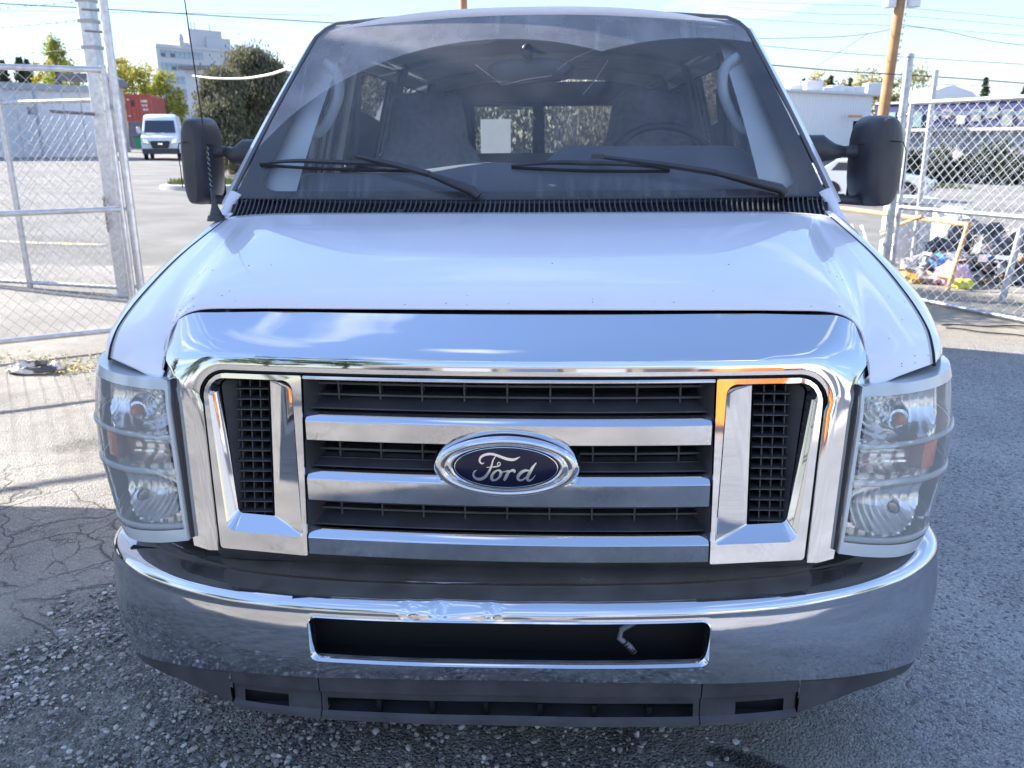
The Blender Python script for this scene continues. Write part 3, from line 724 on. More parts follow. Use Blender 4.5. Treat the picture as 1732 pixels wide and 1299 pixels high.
def headlamp(sx):
    fx = (lambda mb: mb) if sx > 0 else (lambda mb: mb.flipx())
    lamp = part(fx(MB().rings([[lampS(max(u, .12), v, .20) for u, v in ((0.02, .02), (.5, .02), (.9, .03), (.9, .5), (.9, .95), (.5, .97), (.02, .97))], [lampS(u, v, .10) for u, v in ((.10, .0), (.5, .0), (.98, .01), (.98, .5), (.98, .98), (.5, .99), (.10, .99))]])), 'headlight', darkp)
    def hp(mb, nm, m, ang=40): return fx(mb).build(nm, m, lamp, ang)
    # lens: clear skin with moulded hazy bands
    hp(MB().grid(lg(.03, 1, .03, .97, 0.0, 40, 40)), 'lens', lensm, 60)
    def band(v0, v1, u0=.01, u1=.99, h=.0035, droop=0.0):
        rows = []
        for j, (t, o) in enumerate(((0, .002), (.15, -h * .7), (.4, -h), (.6, -h), (.85, -h * .7), (1, .002))):
            rows.append([lampS(u0 + (u1 - u0) * i / 40, v0 + (v1 - v0) * t + droop * (u0 + (u1 - u0) * i / 40), o) for i in range(41)])
        return MB().grid(rows)
    hp(band(.335, .372, droop=-.055), 'lens_rib', milkyt, 60)
    hp(band(.545, .590, droop=-.035), 'lens_rib', milkyt, 60)
    hp(band(.885, .925, droop=-.01), 'lens_rib', milkyt, 60)
    ed = MB()
    ed.grid(lg(-.004, 1.0, -.002, .055, lambda u, v: -.003, 40, 4)); ed.grid(lg(-.004, 1.0, .925, 1.0, lambda u, v: -.002 + .03 * max(0, v - .96), 40, 4))
    ed.grid(lg(-.004, .014, .055, .925, lambda u, v: -.003, 4, 30)); ed.grid(lg(.91, 1.0, .055, .925, lambda u, v: -.001, 8, 30))
    ed.rings([[tuple(a + b for a, b in zip(lampS(-.004, v, -.003), (.0, o, 0))) for v in np.linspace(0, 1, 20)] for o in (0, .014)], closed=False)
    ed.rings([[lampS(u, 0, o) for u in np.linspace(-.004, 1, 30)] for o in (-.003, .03, .06)], closed=False)
    ed.rings([[lampS(u, 1, o) for u in np.linspace(-.004, 1, 30)] for o in (-.001, .05, .09)], closed=False)
    hp(ed, 'lens_bezel', milky, 50)
    hp(MB().rings([[tuple(a + b for a, b in zip(lampS(-.001, v, 0), (-.001, o, 0))) for v in np.linspace(0, 1, 20)] for o in (.008, .03, .045)], closed=False), 'lamp_shell', blackp, 50)
    # reflectors
    def depth(u, v):
        def bowl(cu, cv, ru, rv, d):
            r = ((u - cu) / ru) ** 2 + ((v - cv) / rv) ** 2; return d * (1 - r) if r < 1 else 0
        d = .030 + bowl(.30, .20, .33, .17, .055) + bowl(.36, .74, .36, .17, .065) + bowl(.22, .46, .24, .085, .03)
        if v > .58: d += .0042 * abs(((u * 15 + .5 * (v - .7)) % 1) - .5) * 2
        elif v > .37: d += .003 * abs(((v * 36) % 1) - .5) * 2 + .0025 * abs(((u * 12) % 1) - .5) * 2
        else: d += .004 * abs(((math.hypot(u - .24, (v - .2) * 1.5) * 20) % 1) - .5) * 2 + (.0035 * abs(((u * 16) % 1) - .5) * 2 if u > .5 else 0)
        return d
    hp(MB().grid(lg(.003, .99, .01, .99, depth, 96, 80)), 'reflector', reflm, 20)
    hp(MB().grid(lg(.385, .50, .35, .52, lambda u, v: .014, 6, 4)).rings([[lampS(.385, v, o) for v in (.35, .52)] for o in (.014, .045)], closed=False), 'side_marker', amber)
    a = Vector(lampS(.24, .22, .028))
    hp(MB().ell(a, (.014, .016, .014), 14, 8), 'turn_bulb', amber, 60)
    hp(MB().rings([[a + Vector((r * math.cos(t), d, r * math.sin(t))) for t in np.linspace(0, 2 * PI, 18, False)] for r, d in ((.020, .002), (.026, .012), (.030, .03))], caps=False), 'bulb_shroud', chrome, 60)
    b = Vector(lampS(.30, .74, .03))
    hp(MB().ell(b, (.012, .02, .012), 14, 8).tube([b + Vector((0, .01, 0)), b + Vector((0, .05, 0))], .016, 12), 'main_bulb', glassmat('bulb_glass', (.9, .9, .9)), 60)
    return lamp
headlamp(1); headlamp(-1)

# ---- windscreen
def wsp(x, t, off=0):
    """t 0 bottom .. 1 top; x in metres"""
    hw = .853 + (.655 - .853) * t
    z = 1.338 + .530 * t - .02 * (x / hw) ** 2 * t - .0 + off * .64; y = .815 + .435 * t + .09 * x * x / .6 - off * .77 - .02 * math.sin(PI * t)
    return (x, y, z)
def wst(k, t, off=0): return wsp(k * (.853 + (.655 - .853) * t), t, off)
ws = MB().grid([[wst(-1 + 2 * i / 48, j / 30) for i in range(49)] for j in range(31)])
wsh = part(ws, 'windshield', wglass, 60)
def dustnodes(mt):
    t = mt.node_tree; k = t.links.new; m2 = t.nodes[mt['dustmix']]
    g = N(t, 'ShaderNodeNewGeometry'); sx = N(t, 'ShaderNodeSeparateXYZ'); k(g.outputs['Position'], sx.inputs[0])
    def ma(op, a, b=0, c=None):
        n = N(t, 'ShaderNodeMath', operation=op)
        for i, v in enumerate((a, b) if c is None else (a, b, c)):
            if isinstance(v, (int, float)): n.inputs[i].default_value = v
            else: k(v, n.inputs[i])
        return n.outputs[0]
    X = sx.outputs[0]; Sd = ma('MULTIPLY', ma('SUBTRACT', sx.outputs[2], 1.338), 1.30)      # distance up the glass
    def circ(cx, cy, R):
        d = ma('SQRT', ma('ADD', ma('POWER', ma('SUBTRACT', X, cx), 2), ma('POWER', ma('SUBTRACT', Sd, cy), 2)))
        return ma('SUBTRACT', d, R)
    sd = ma('MINIMUM', circ(-.075, -.26, .845), circ(.52, -.26, .845))
    n = N(t, 'ShaderNodeTexNoise'); n.inputs['Scale'].default_value = 9; n.inputs['Detail'].default_value = 8; k(g.outputs['Position'], n.inputs['Vector'])
    mp_ = N(t, 'ShaderNodeMapping'); mp_.inputs['Scale'].default_value = (42, 3, 3); k(g.outputs['Position'], mp_.inputs[0])
    n2 = N(t, 'ShaderNodeTexNoise'); n2.inputs['Scale'].default_value = 1; n2.inputs['Detail'].default_value = 5; k(mp_.outputs[0], n2.inputs['Vector'])
    n3 = N(t, 'ShaderNodeTexNoise'); n3.inputs['Scale'].default_value = 260; n3.inputs['Detail'].default_value = 2; k(g.outputs['Position'], n3.inputs['Vector'])
    def mr(a, lo, hi, o0=0, o1=1):
        q = N(t, 'ShaderNodeMapRange')
        for i, v in enumerate((lo, hi, o0, o1)): q.inputs[i + 1].default_value = v
        k(a, q.inputs[0]); return q.outputs[0]
    out_ = mr(sd, -.001, .004)
    band = ma('MULTIPLY', out_, ma('ADD', mr(n.outputs['Fac'], .3, .7, .21, .36), ma('MULTIPLY', mr(n2.outputs['Fac'], .60, .80), .14)))
    base = mr(n.outputs['Fac'], .35, .7, .07, .115)
    low = ma('MULTIPLY', mr(Sd, .16, .02), mr(n2.outputs['Fac'], .55, .8, .0, .12))
    spk = mr(n3.outputs['Fac'], .70, .78, 0, .12)
    k(ma('ADD', ma('ADD', band, base), ma('ADD', low, ma('MULTIPLY', spk, out_))), m2.inputs[0])
dustnodes(wglass)
# black ceramic border printed on the glass: a sheet just behind it
bd = MB()
def inner(k):  # border loop in (k, t) space
    return None
def kt_loop(mk, mtb, mtt, r=.05):
    C = [(-1 + mk, mtb), (1 - mk, mtb), (1 - mk * .95, 1 - mtt), (-1 + mk * .95, 1 - mtt)]
    L_ = rpoly(C, [r] * 4, 6); out = []
    for i in range(len(L_)):
        a = L_[i]; b = L_[(i + 1) % len(L_)]; n = 20 if math.hypot(a[0] - b[0], a[1] - b[1]) > .3 else 1
        for q in range(n): out.append((a[0] + (b[0] - a[0]) * q / n, a[1] + (b[1] - a[1]) * q / n))
    return out
A = kt_loop(.0, .0, .0, .012); B = kt_loop(.085, .045, .13, .07)
bd.rings([[wst(k, t, -.003) for k, t in A], [wst(k, t, -.003) for k, t in B]], caps=False)
bd.build('glass_border', mat('ceramic_black', (.02, .022, .03), .5, coat=0), wsh, 60)
bm_ = mat('chip_white', (.4, .4, .42), .4)
ck = MB()
def onws(x, z, off=.002):
    t = (z - 1.338) / .53; p = wsp(x, t, off); return p
for pts in ([(-.152, 1.712), (-.10, 1.672), (-.069, 1.649)], [(-.069, 1.649), (.0, 1.665), (.075, 1.675)], [(.09, 1.69), (.12, 1.715), (.156, 1.734), (.222, 1.762)], [(.24, 1.72), (.20, 1.66), (.165, 1.62)]):
    ck.tube([onws(x, z) for x, z in pts], .00045, 4)
ck.build('glass_crack', bm_, wsh, 0)
# rubber gasket / roof lip
part(MB().tube([wst(-1.012, t, .001) for t in np.linspace(-.02, .93, 14)] + [wst(-.985, .985, .0)] + [wst(k, 1.012, .0) for k in np.linspace(-.94, .94, 25)] + [wst(.985, .985, .0)] + [wst(1.012, t, .001) for t in np.linspace(.93, -.02, 14)], .006, 6), 'windshield_gasket', mat('gasket', (.10, .105, .12), .45))

# ---- cowl louvres
def cowl(k, v):
    """k across -1..1, v 0 hood edge .. 1 glass"""
    x0 = .825 * k; y0 = .745 + .055 * abs(k) ** 2.2; z0 = 1.302 - .012 * k * k
    q = wst(k, .0, .004); return tuple(a + (b - a) * v for a, b in zip((x0, y0, z0), q))
cg = part(MB().grid([[tuple(c - (0, 0, .012)[i] for i, c in enumerate(cowl(k, v))) for k in np.linspace(-1, 1, 40)] for v in (-.15, .3, .7, 1.0)]), 'cowl_grille', darkp, 50)
MB().tube([cowl(k, .97) for k in np.linspace(-1, 1, 40)], .005, 6).build('cowl_edge', blackp, cg)
MB().grid([[tuple(c - (0, 0, .003)[i] for i, c in enumerate(cowl(k, v))) for k in np.linspace(-1, 1, 40)] for v in (-.1, .06)]).build('cowl_lip', blackp, cg)
for i in range(118):
    k = -1 + 2 * (i + .5) / 118
    lean = -.55 * k - .25 * math.sin(k * 5.2)
    fb = MB(); rs = []
    for v in np.linspace(.03, .96, 5):
        dk = lean * .035 * math.sin(v * PI / 2 * 1.1) * 1.2
        p = Vector(cowl(max(-1, min(1, k + dk)), v)); rs.append([p + Vector((-.0021, 0, -.012)), p + Vector((-.0016, 0, .001)), p + Vector((.0016, 0, .001)), p + Vector((.0021, 0, -.012))])
    fb.rings(rs).build('louvre', greyp, cg, 0, merge=False)
for k in (-.40, .22):
    p = Vector(cowl(k, .22)); MB().tube([p + Vector((0, 0, -.004)), p + Vector((0, 0, .008))], [.012, .008], 12).build('washer_nozzle', blackp, cg)

# ---- wipers
def wiper(piv, arm, b0, b1, nm):
    P0 = Vector(onws(*piv, .016)) + Vector((0, -.012, .0)); 
    A1 = Vector(onws(*arm, .03)); mid = P0.lerp(A1, .35) + Vector((0, -.008, .012))
    w = part(MB().tube([P0 + Vector((.016, -.004, -.014)), P0, P0.lerp(mid, .45), mid], [.012, .014, .012, .008], 8), nm, blackp, 50)
    MB().tube([mid, mid.lerp(A1, .5) + Vector((0, -.004, .003)), A1], [.0100, .0085, .006], 6).build('wiper_arm', blackp, w)
    B0, B1 = Vector(onws(*b0, .012)), Vector(onws(*b1, .012)); C = B0.lerp(B1, .5) + Vector((0, -.014, .012))
    pts = [Vector(p) for p in cr([tuple(B0), tuple(B0.lerp(C, .5) + Vector((0, -.005, .005))), tuple(C), tuple(C.lerp(B1, .5) + Vector((0, -.005, .005))), tuple(B1)], 5)]
    MB().tube(pts, [0.0035 + .0045 * math.sin(PI * i / (len(pts) - 1)) for i in range(len(pts))], 6).build('wiper_blade', blackp, w)
    Bq = [Vector(onws(b0[0] + (b1[0] - b0[0]) * t, b0[1] + (b1[1] - b0[1]) * t - .004 * math.sin(PI * t), .004)) for t in np.linspace(0, 1, 12)]
    MB().tube(Bq, .0045, 5).build('wiper_rubber', rubber, w)
    MB().box(A1, (.035, .014, .012)).build('blade_clip', blackp, w)
wiper((-.135, 1.352), (-.486, 1.440), (-.78, 1.432), (-.300, 1.412), 'wiper')
wiper((.708, 1.352), (.205, 1.432), (-.033, 1.420), (.405, 1.408), 'wiper')

# ---- roof, pillars, body shell
def roofp(k, y):
    """k across, y back"""
    t = sstep(1.25, 2.2, y); hw = .69 + (.80 - .69) * t
    yf = 1.262 + .055 * k * k * 1.2
    yy = max(y, yf); zc = 1.888 + .07 * sstep(1.25, 2.6, yy) + .012 * sstep(1.25, 1.5, yy)
    return (hw * k, yy + .0, zc - .055 * abs(k) ** 3.2 - .02 * k * k)
ys = list(np.linspace(1.25, 2.6, 20)) + list(np.linspace(2.9, 5.42, 8))
rf = []
for y in ys:
    rf.append([(roofp(k, y)[0], y + .055 * k * k * (1 - sstep(1.25, 2, y)), roofp(k, y)[2]) for k in np.linspace(-1, 1, 41)])
rf.insert(0, [(p[0] * .985, p[1] - .004, p[2] - .024) for p in rf[0]])
roof = part(MB().grid(rf), 'roof', paint, 60, sol=.006)
# A-pillars outside: strips beside the glass down to the fender
for sx in (-1, 1):
    rs = []
    for t in np.linspace(-.04, .95, 16):
        p = Vector(wst(sx * 1.018, t, 0)); q = Vector((p.x + sx * (.012 + .012 * (1 - t)), p.y + .06, p.z + .003)); r_ = Vector((p.x + sx * (.022 + .02 * (1 - t)), p.y + .14, p.z - .01))
        rs.append([p + Vector((0, .012, -.012)), p, p.lerp(q, .5) + Vector((sx * .008, -.005, .004)), q, r_])
    part(MB().rings(rs, closed=False), 'a_pillar', paint, 60)
# sides: rows of z with tumblehome, openings left for the glass
def bodyx(z, y=9):
    b = bodyx0(z)
    t = (z - 1.338) / .53
    if t <= 0: return b
    gxx = .853 + (.655 - .853) * min(t, 1.05); gyy = .815 + .435 * min(t, 1.05) + .15 * gxx * gxx
    return min(b, gxx + .008 + max(0, y - gyy) * .19)
def bodyx0(z): return float(np.interp(z, [.30, .5, .95, 1.10, 1.30, 1.60, 1.85, 1.93], [.955, .985, .992, .975, .925, .85, .785, .74]))
YS = [.905, 1.25, 1.42, 2.02, 2.16, 2.26, 3.12, 3.26, 4.12, 4.26, 5.10, 5.44]
ZS = [.34, .5, .8, 1.0, 1.2, 1.36, 1.5, 1.65, 1.80, 1.87, 1.93]
wins = ((1.42, 2.02), (2.26, 3.12), (3.26, 4.12), (4.26, 5.10))
def rz_(z, y): return min(z, roofp(1, max(y, 1.33))[2] - .004)
for sx in (-1, 1):
    mb = MB()
    for i in range(len(YS) - 1):
        for j in range(len(ZS) - 1):
            y0, y1, z0, z1 = YS[i], YS[i + 1], ZS[j], ZS[j + 1]
            if y1 <= 1.42 and z0 >= 1.36: continue
            if any(abs(a - y0) < .001 for a, b in wins) and 1.35 < z0 < 1.79: continue
            if y1 < 1.3 and z1 < .81 and y0 < 1.2: pass
            mb.add([(sx * bodyx(z0, y0), y0, rz_(z0, y0)), (sx * bodyx(z0, y1), y1, rz_(z0, y1)), (sx * bodyx(z1, y1), y1, rz_(z1, y1)), (sx * bodyx(z1, y0), y0, rz_(z1, y0))], [(0, 1, 2, 3)])
    part(mb, 'side_panel', paint, 40, sol=.03)
    for a, b in wins:
        mb = MB().rings([[(sx * (bodyx(z, y) - .012), y, z) for z in (1.36, 1.5, 1.65, 1.80)] for y in (a, b)], closed=False)
        w_ = part(mb, 'side_window', clearg if a < 2 else glassdark, 40)
        fr = MB().tube([(sx * (bodyx(z, y) - .006), y, z) for y, z in ((a, 1.36), (b, 1.36), (b, 1.58), (b, 1.80), (a, 1.80), (a, 1.58), (a, 1.36))], .012, 6); fr.build('window_seal', rubber, w_)
# quarter glass just behind the A pillar
for sx in (-1, 1):
    part(MB().add([(sx * (bodyx(1.36, 1.02) - .008), 1.02, 1.36), (sx * (bodyx(1.36, 1.41) - .008), 1.41, 1.36), (sx * (bodyx(1.80, 1.41) - .008), 1.41, 1.80)], [(0, 1, 2)]), 'quarter_window', clearg, 0)
    part(MB().tube([(sx * (bodyx(z, 1.415) - .012), 1.415, z) for z in (1.36, 1.58, 1.80)], .012, 6), 'window_post', rubber)
# rear wall with two door windows
rw = MB(); rz = (.36, 1.40, 1.765, 1.93)
xr = (-.90, -.60, -.115, -.055, .51, .90)
for i in range(5):
    for j in range(3):
        if i in (1, 3) and j == 1: continue
        sc_ = lambda x, z: x * (bodyx(z) / .90 if abs(x) > .8 else 1)
        rw.add([(sc_(xr[i], rz[j]), 5.40, rz[j]), (sc_(xr[i + 1], rz[j]), 5.40, rz[j]), (sc_(xr[i + 1], rz[j + 1]), 5.40, rz[j + 1]), (sc_(xr[i], rz[j + 1]), 5.40, rz[j + 1])], [(0, 1, 2, 3)])
rear = part(rw, 'rear_door', mat('rear_door_trim', (.16, .17, .19), .8), 0, sol=.04)
for a, b in ((-.60, -.115), (-.055, .51)):
    MB().add([(a, 5.41, 1.40), (b, 5.41, 1.40), (b, 5.41, 1.765), (a, 5.41, 1.765)], [(0, 1, 2, 3)]).build('rear_window', glassmat('rear_glass', (.42, .45, .46), .03, .10), rear, 0)
    MB().tube([(a, 5.36, 1.40), (a, 5.36, 1.765), (b, 5.36, 1.765), (b, 5.36, 1.40)], .022, 6).build('rear_window_seal', rubber, rear)
pm_ = islandmat('paper', [(.84, .88, .92), (.84, .88, .92)], .8, .6)
MB().add([(-.55, 5.435, 1.38), (-.31, 5.435, 1.38), (-.31, 5.435, 1.66), (-.55, 5.435, 1.66)], [(0, 1, 2, 3)]).build('paper_notice', pm_, rear, 0)
MB().box((-.30, 5.345, 1.742), (.17, .02, .03)).build('brake_lamp_cover', mat('lampcover', (.45, .5, .55), .6), rear)
# floor, undertray
part(MB().b2((-.93, .92, .34), (.93, 5.40, .40)).b2((-.5, .35, .38), (.5, .92, .42)), 'floor_pan', darkp)
part(MB().b2((-.80, .90, .40), (.80, .93, 1.30)), 'firewall', darkp)
# ---- interior
hl = []
for y in [1.30, 1.6, 2.0, 3.0, 4.2, 5.36]:
    hl.append([(.97 * roofp(k, y)[0], y + .04 * k * k, roofp(k, y)[2] - .035 - .012 * math.cos(y * 3)) for k in np.linspace(-1, 1, 21)])
part(MB().grid(hl), 'headliner', headliner, 60)
rib = MB()
for y in (2.3, 3.2, 4.1, 4.9): rib.rings([[(.96 * roofp(k, yy)[0], yy, roofp(k, yy)[2] - .05) for k in np.linspace(-1, 1, 21)] for yy in (y - .04, y + .04)], closed=False)
part(rib, 'roof_bow', cabgrey)
for sx in (-1, 1):
    # inside trim along the side below the glass line and above
    mb = MB()
    mb.rings([[(sx * (bodyx(z, y) - .05), y, z) for z in (.42, .9, 1.1, 1.34)] for y in (1.0, 2.0, 5.35)], closed=False)
    part(mb, 'door_trim', cabdark, 50)
    mb = MB()
    for y0, y1 in ((2.02, 2.24), (3.12, 3.26), (4.12, 4.26), (5.10, 5.36)):
        mb.rings([[(sx * (bodyx(z, y) - .045), y, z) for z in (1.34, 1.6, 1.82, 1.9)] for y in (y0 - .01, y1 + .01)], closed=False)
    part(mb, 'pillar_trim', cabdark, 50)
    part(MB().tube([(sx * (bodyx(z) - .06), 2.06, z) for z in (1.36, 1.5, 1.65, 1.80)], [.02, .018, .016, .014], 8), 'pillar_cover', cabgrey)
    # seat belt with guide loop
    part(MB().tube([(sx * (bodyx(1.74) - .07), 2.10, 1.74), (sx * (bodyx(1.74) - .075), 2.08, 1.66), (sx * (bodyx(1.36) - .07), 2.10, 1.0)], .016, 4), 'seat_belt', mat('belt', (.12, .13, .15), .8))
    part(MB().ell((sx * (bodyx(1.62) - .075), 2.10, 1.60), (.014, .03, .035), 10, 8), 'belt_guide', cabdark)
    # A-pillar trim, pale grey, with grab handle
    rs = []
    for t in np.linspace(-.05, 1.0, 14):
        p = Vector(wst(sx * 1.0, t, -.02)); q = Vector(wst(sx * (.80 + .09 * t), t, -.05)); r_ = q + Vector((sx * .03, .10, 0)); s_ = p + Vector((sx * .02, .12, 0))
        rs.append([p, q, r_, s_])
    part(MB().rings(rs), 'pillar_trim', cabgrey, 60)
    def hpnt(x, y, z): return (sx * x, y, z)
    hp_ = cr([hpnt(.640, 1.235, 1.735), hpnt(.600, 1.225, 1.700), hpnt(.598, 1.215, 1.63), hpnt(.640, 1.20, 1.545), hpnt(.675, 1.175, 1.520), hpnt(.715, 1.15, 1.540), hpnt(.735, 1.13, 1.560)], 5)
    part(MB().tube(hp_, .0165, 10), 'grab_handle', cabgrey, 60)
# dashboard
dk = mat('dashboard', (.13, .15, .18), .75, var=.1, bump=.2, bscale=160, bdist=.002)
D0 = []
for k in np.linspace(-1, 1, 61):
    x = .80 * k
    hump = .075 * sstep(.02, .13, x) * (1 - sstep(.62, .80, x)) + .03 * math.exp(-((x + .12) / .2) ** 2)
    side = -.05 * sstep(.7, .8, abs(x))
    c = [(x, .90, 1.322), (x, .98, 1.350 + side * .2), (x, 1.06, 1.372 + hump * .3), (x, 1.13, 1.388 + hump * .75 + side * .3), (x, 1.20, 1.398 + hump + side * .4), (x, 1.27, 1.395 + hump + side * .5), (x, 1.31, 1.375 + hump * .9 + side * .5), (x, 1.33, 1.32 + side), (x, 1.34, 1.0)]
    D0.append([tuple(q) for q in cr(c, 4)])
part(MB().grid(D0), 'dashboard', dk, 60)
part(MB().grid([[(x * .8, y, 1.345 + .012 * j) for x in np.linspace(-1, 1, 9)] for j, y in enumerate((.93, .99))]), 'dash_vent_strip', cabdark)
# steering wheel
sw = MB(); c0 = Vector((.455, 1.47, 1.375)); R_ = Matrix.Rotation(math.radians(-32), 3, 'X')
sw.tube([c0 + R_ @ Vector((.195 * math.cos(a), 0, .195 * math.sin(a))) for a in np.linspace(0, 2 * PI, 41)], .0145, 10, caps=False)
for a in (.3, PI - .3, -PI / 2): sw.tube([c0, c0 + R_ @ Vector((.19 * math.cos(a), 0, .19 * math.sin(a)))], .014, 6)
sw.ell(c0, (.07, .03, .06)); sw.tube([c0, c0 + Vector((0, -.2, -.12))], .03, 8)
part(sw, 'steering_wheel', blackp, 60)
# seats
for x in (-.46, .46):
    st_ = MB()
    for z0, z1, w0, w1, y0, y1 in ((.95, 1.42, .25, .24, 2.05, 2.13),):
        rs = []
        for z, hw, y, th in ((.92, .24, 2.02, .07), (1.1, .255, 2.05, .075), (1.3, .25, 2.09, .07), (1.42, .22, 2.12, .06), (1.50, .17, 2.14, .05), (1.60, .155, 2.155, .045), (1.665, .14, 2.165, .04), (1.69, .10, 2.17, .02)):
            rs.append([(x + hw * math.copysign(abs(math.cos(a)) ** .6, math.cos(a)), y + th * math.copysign(abs(math.sin(a)) ** .8, math.sin(a)), z) for a in np.linspace(0, 2 * PI, 24, False)])
        st_.rings(rs)
    st_.ell((x, 1.85, .86), (.26, .27, .08), 20, 10, .7)
    st_.b2((x - .2, 1.7, .40), (x + .2, 2.05, .80))
    part(st_, 'front_seat', seatm, 60)
# engine cover between the seats, rear bench, grab bar, visors, mirror
part(MB().ell((-.02, 1.5, .95), (.27, .5, .34), 20, 12, .7), 'engine_cover', cabdark, 60)
part(MB().ell((0, 3.6, .95), (.72, .12, .38), 20, 12, .6).ell((0, 3.35, .72), (.72, .3, .1), 20, 10, .6), 'bench_seat', seatm, 60)
part(MB().tube([(-.535, 2.35, 1.665), (-.545, 2.33, 1.60), (-.55, 2.3, 1.53), (-.62, 2.25, 1.48), (-.70, 2.2, 1.40)], .02, 8), 'entry_bar', mat('cream_bar', (.62, .60, .42), .5), 60)
mr_ = part(MB().ell((.01, 1.20, 1.700), (.135, .028, .036), 20, 10, .7), 'rear_view_mirror', blackp, 60)
MB().tube([(.01, 1.20, 1.715), (.005, 1.17, 1.75)], .008, 8).ell((.0, 1.155, 1.752), (.019, .01, .022), 12, 8).build('mirror_mount', blackp, mr_)
for x in (-.36, .38): part(MB().ell((x, 1.36, 1.815), (.25, .10, .018), 20, 8, .5), 'sun_visor', headliner, 60)

# ---- door mirrors
def mirror(sx):
    c = (Vector((-1.046, 1.17, 1.438)) if sx < 0 else Vector((1.068, 1.17, 1.425)))
    hw = .059 if sx < 0 else .077
    rs = []
    for i in range(13):
        a = i / 12; d = -.075 + .135 * a
        kx = (1 - (1 - a) ** 3.0 * .55) if i else .35
        if i == 12: kx = .98
        L_ = []
        for t in np.linspace(0, 2 * PI, 40, False):
            e = .62; X = math.copysign(abs(math.cos(t)) ** e, math.cos(t)); Z = math.copysign(abs(math.sin(t)) ** e, math.sin(t))
            L_.append(c + Vector((X * hw * kx + sx * .012 * (1 - Z) * .0 - sx * .004 * Z, d + .01 * X * sx, Z * .135 * (.86 + .14 * kx))))
        rs.append(L_)
    m_ = part(MB().rings(rs), 'door_mirror', blackp, 60)
    # cap seam and lower skirt seam
    sm = MB().tube([c + Vector((sx * hw * k, -.073 + .05 * abs(k) ** 3, .060 - .012 * k * k)) for k in np.linspace(-.96, .6, 12)] + [c + Vector((sx * hw * .82, -.045, .03)), c + Vector((sx * hw * .9, -.03, -.02)), c + Vector((sx * hw * .86, -.035, -.08))], .0014, 5)
    sm.build('cap_seam', darkp, m_, 0)
    ib = Vector((sx * .885, 1.13, 1.465))
    arm = MB().tube([c + Vector((-sx * hw * .2, 0, .030)), c + Vector((-sx * (hw + .03), -.01, .030)), c + Vector((-sx * (hw + .055), -.01, .032))], [.024, .017, .016], 10)
    arm.tube([c + Vector((-sx * (hw + .035), -.01, .030)), ib + Vector((sx * .030, 0, -.01)), ib, Vector((sx * .80, 1.16, 1.46))], [.017, .026, .040, .045], 12)
    arm.tube([c + Vector((-sx * hw * .2, 0, -.118)), Vector((sx * .90, 1.12, 1.318)), Vector((sx * .84, 1.14, 1.318))], [.016, .013, .013], 10)
    arm.build('mirror_arm', blackp, m_, 60)
    MB().add([(c.x - hw * .85, c.y + .064, c.z - .12), (c.x + hw * .85, c.y + .064, c.z - .12), (c.x + hw * .85, c.y + .064, c.z + .12), (c.x - hw * .85, c.y + .064, c.z + .12)], [(0, 1, 2, 3)]).build('mirror_glass', chrome, m_, 0)
mirror(-1); mirror(1)
# ---- antenna, roof marker lamp
an = part(MB().tube([(-.859, .80, 1.285), (-.859, .80, 1.30)], [.026, .022], 14).tube([(-.859, .80, 1.30), (-.860, .80, 1.325), (-.862, .80, 1.37)], [.018, .009, .005], 12), 'antenna', blackp)
MB().tube([(-.862, .80, 1.36), (-.872, .80, 1.6), (-.886, .80, 1.92)], [.0021, .0018, .0013], 6).build('antenna_mast', rubber, an)
MB().tube([(-.864 + .003 * math.sin(i * .9), .80 + .003 * math.cos(i * .9), 1.36 + i * .0021) for i in range(60)], .0009, 4).build('antenna_wire', galv, an)
part(MB().tube([(-.56, 1.47, 1.862), (-.56, 1.47, 1.885)], [.035, .022], 12), 'roof_marker', mat('marker', (.3, .3, .33), .3))
# stone chips on the hood edge
cp = MB()
for i in range(44):
    x = random.choice([random.gauss(-.33, .1), random.gauss(.15, .2), random.uniform(-.6, .85), random.gauss(.78, .05)]); z_ = random.choice([0, 1]); row = min(int(abs(x) / .85 * (len(S) - 1)), len(S) - 1); q = S[row][random.choice([3, 4, 5, 6, 7, 9, 12, 18, 24])]
    cp.ell((math.copysign(q[0], x), q[1], q[2] + .0005), (random.uniform(.0006, .0024), random.uniform(.0006, .0016), .0009), 6, 4)
part(cp, 'paint_chip', mat('chip', (.22, .2, .2), .7), 0, merge=False)
# ---- wheels
def wheel(x, y, sx, parent, R=.37, wd=.24, name='wheel'):
    rs = []; prof = [(.62, -.5), (.80, -.5), (.93, -.47), (.99, -.38), (1.0, -.2), (1.0, .2), (.99, .38), (.93, .47), (.80, .5), (.62, .5)]
    t = MB().rings([[(x + o * wd, y + R * r * math.cos(a), R + gz(x, y) + R * r * math.sin(a)) for a in np.linspace(0, 2 * PI, 32, False)] for r, o in prof], caps=False)
    w_ = t.build(name, tyrem, parent, 40)
    rs = [[(x + sx * o * wd, y + R * r * math.cos(a), R + gz(x, y) + R * r * math.sin(a)) for a in np.linspace(0, 2 * PI, 24, False)] for r, o in ((.64, .48), (.60, .40), (.52, .25), (.30, .32), (.28, .42), (.02, .44))]
    MB().rings(rs).build('rim', rimm, w_, 40)
for x, y in ((-.83, .98), (.83, .98), (-.83, 4.4), (.83, 4.4)): wheel(x, y, 1 if x > 0 else -1, van)

# =================================================================== SURROUNDINGS
def spot(px, py):
    """ground point under the photograph's pixel"""
    d = CF + CR * ((px - W / 2) / F) - CU * ((py - H / 2) / F)
    t = 2.0
    for _ in range(4000):
        p = CP + d * t
        if p.z <= gz(p.x, p.y): break
        t *= 1.004
    return Vector((p.x, p.y, gz(p.x, p.y)))
def onto(p, name, mb, m, ang=35, **k): return mb.build(name, m, p, ang, **k)

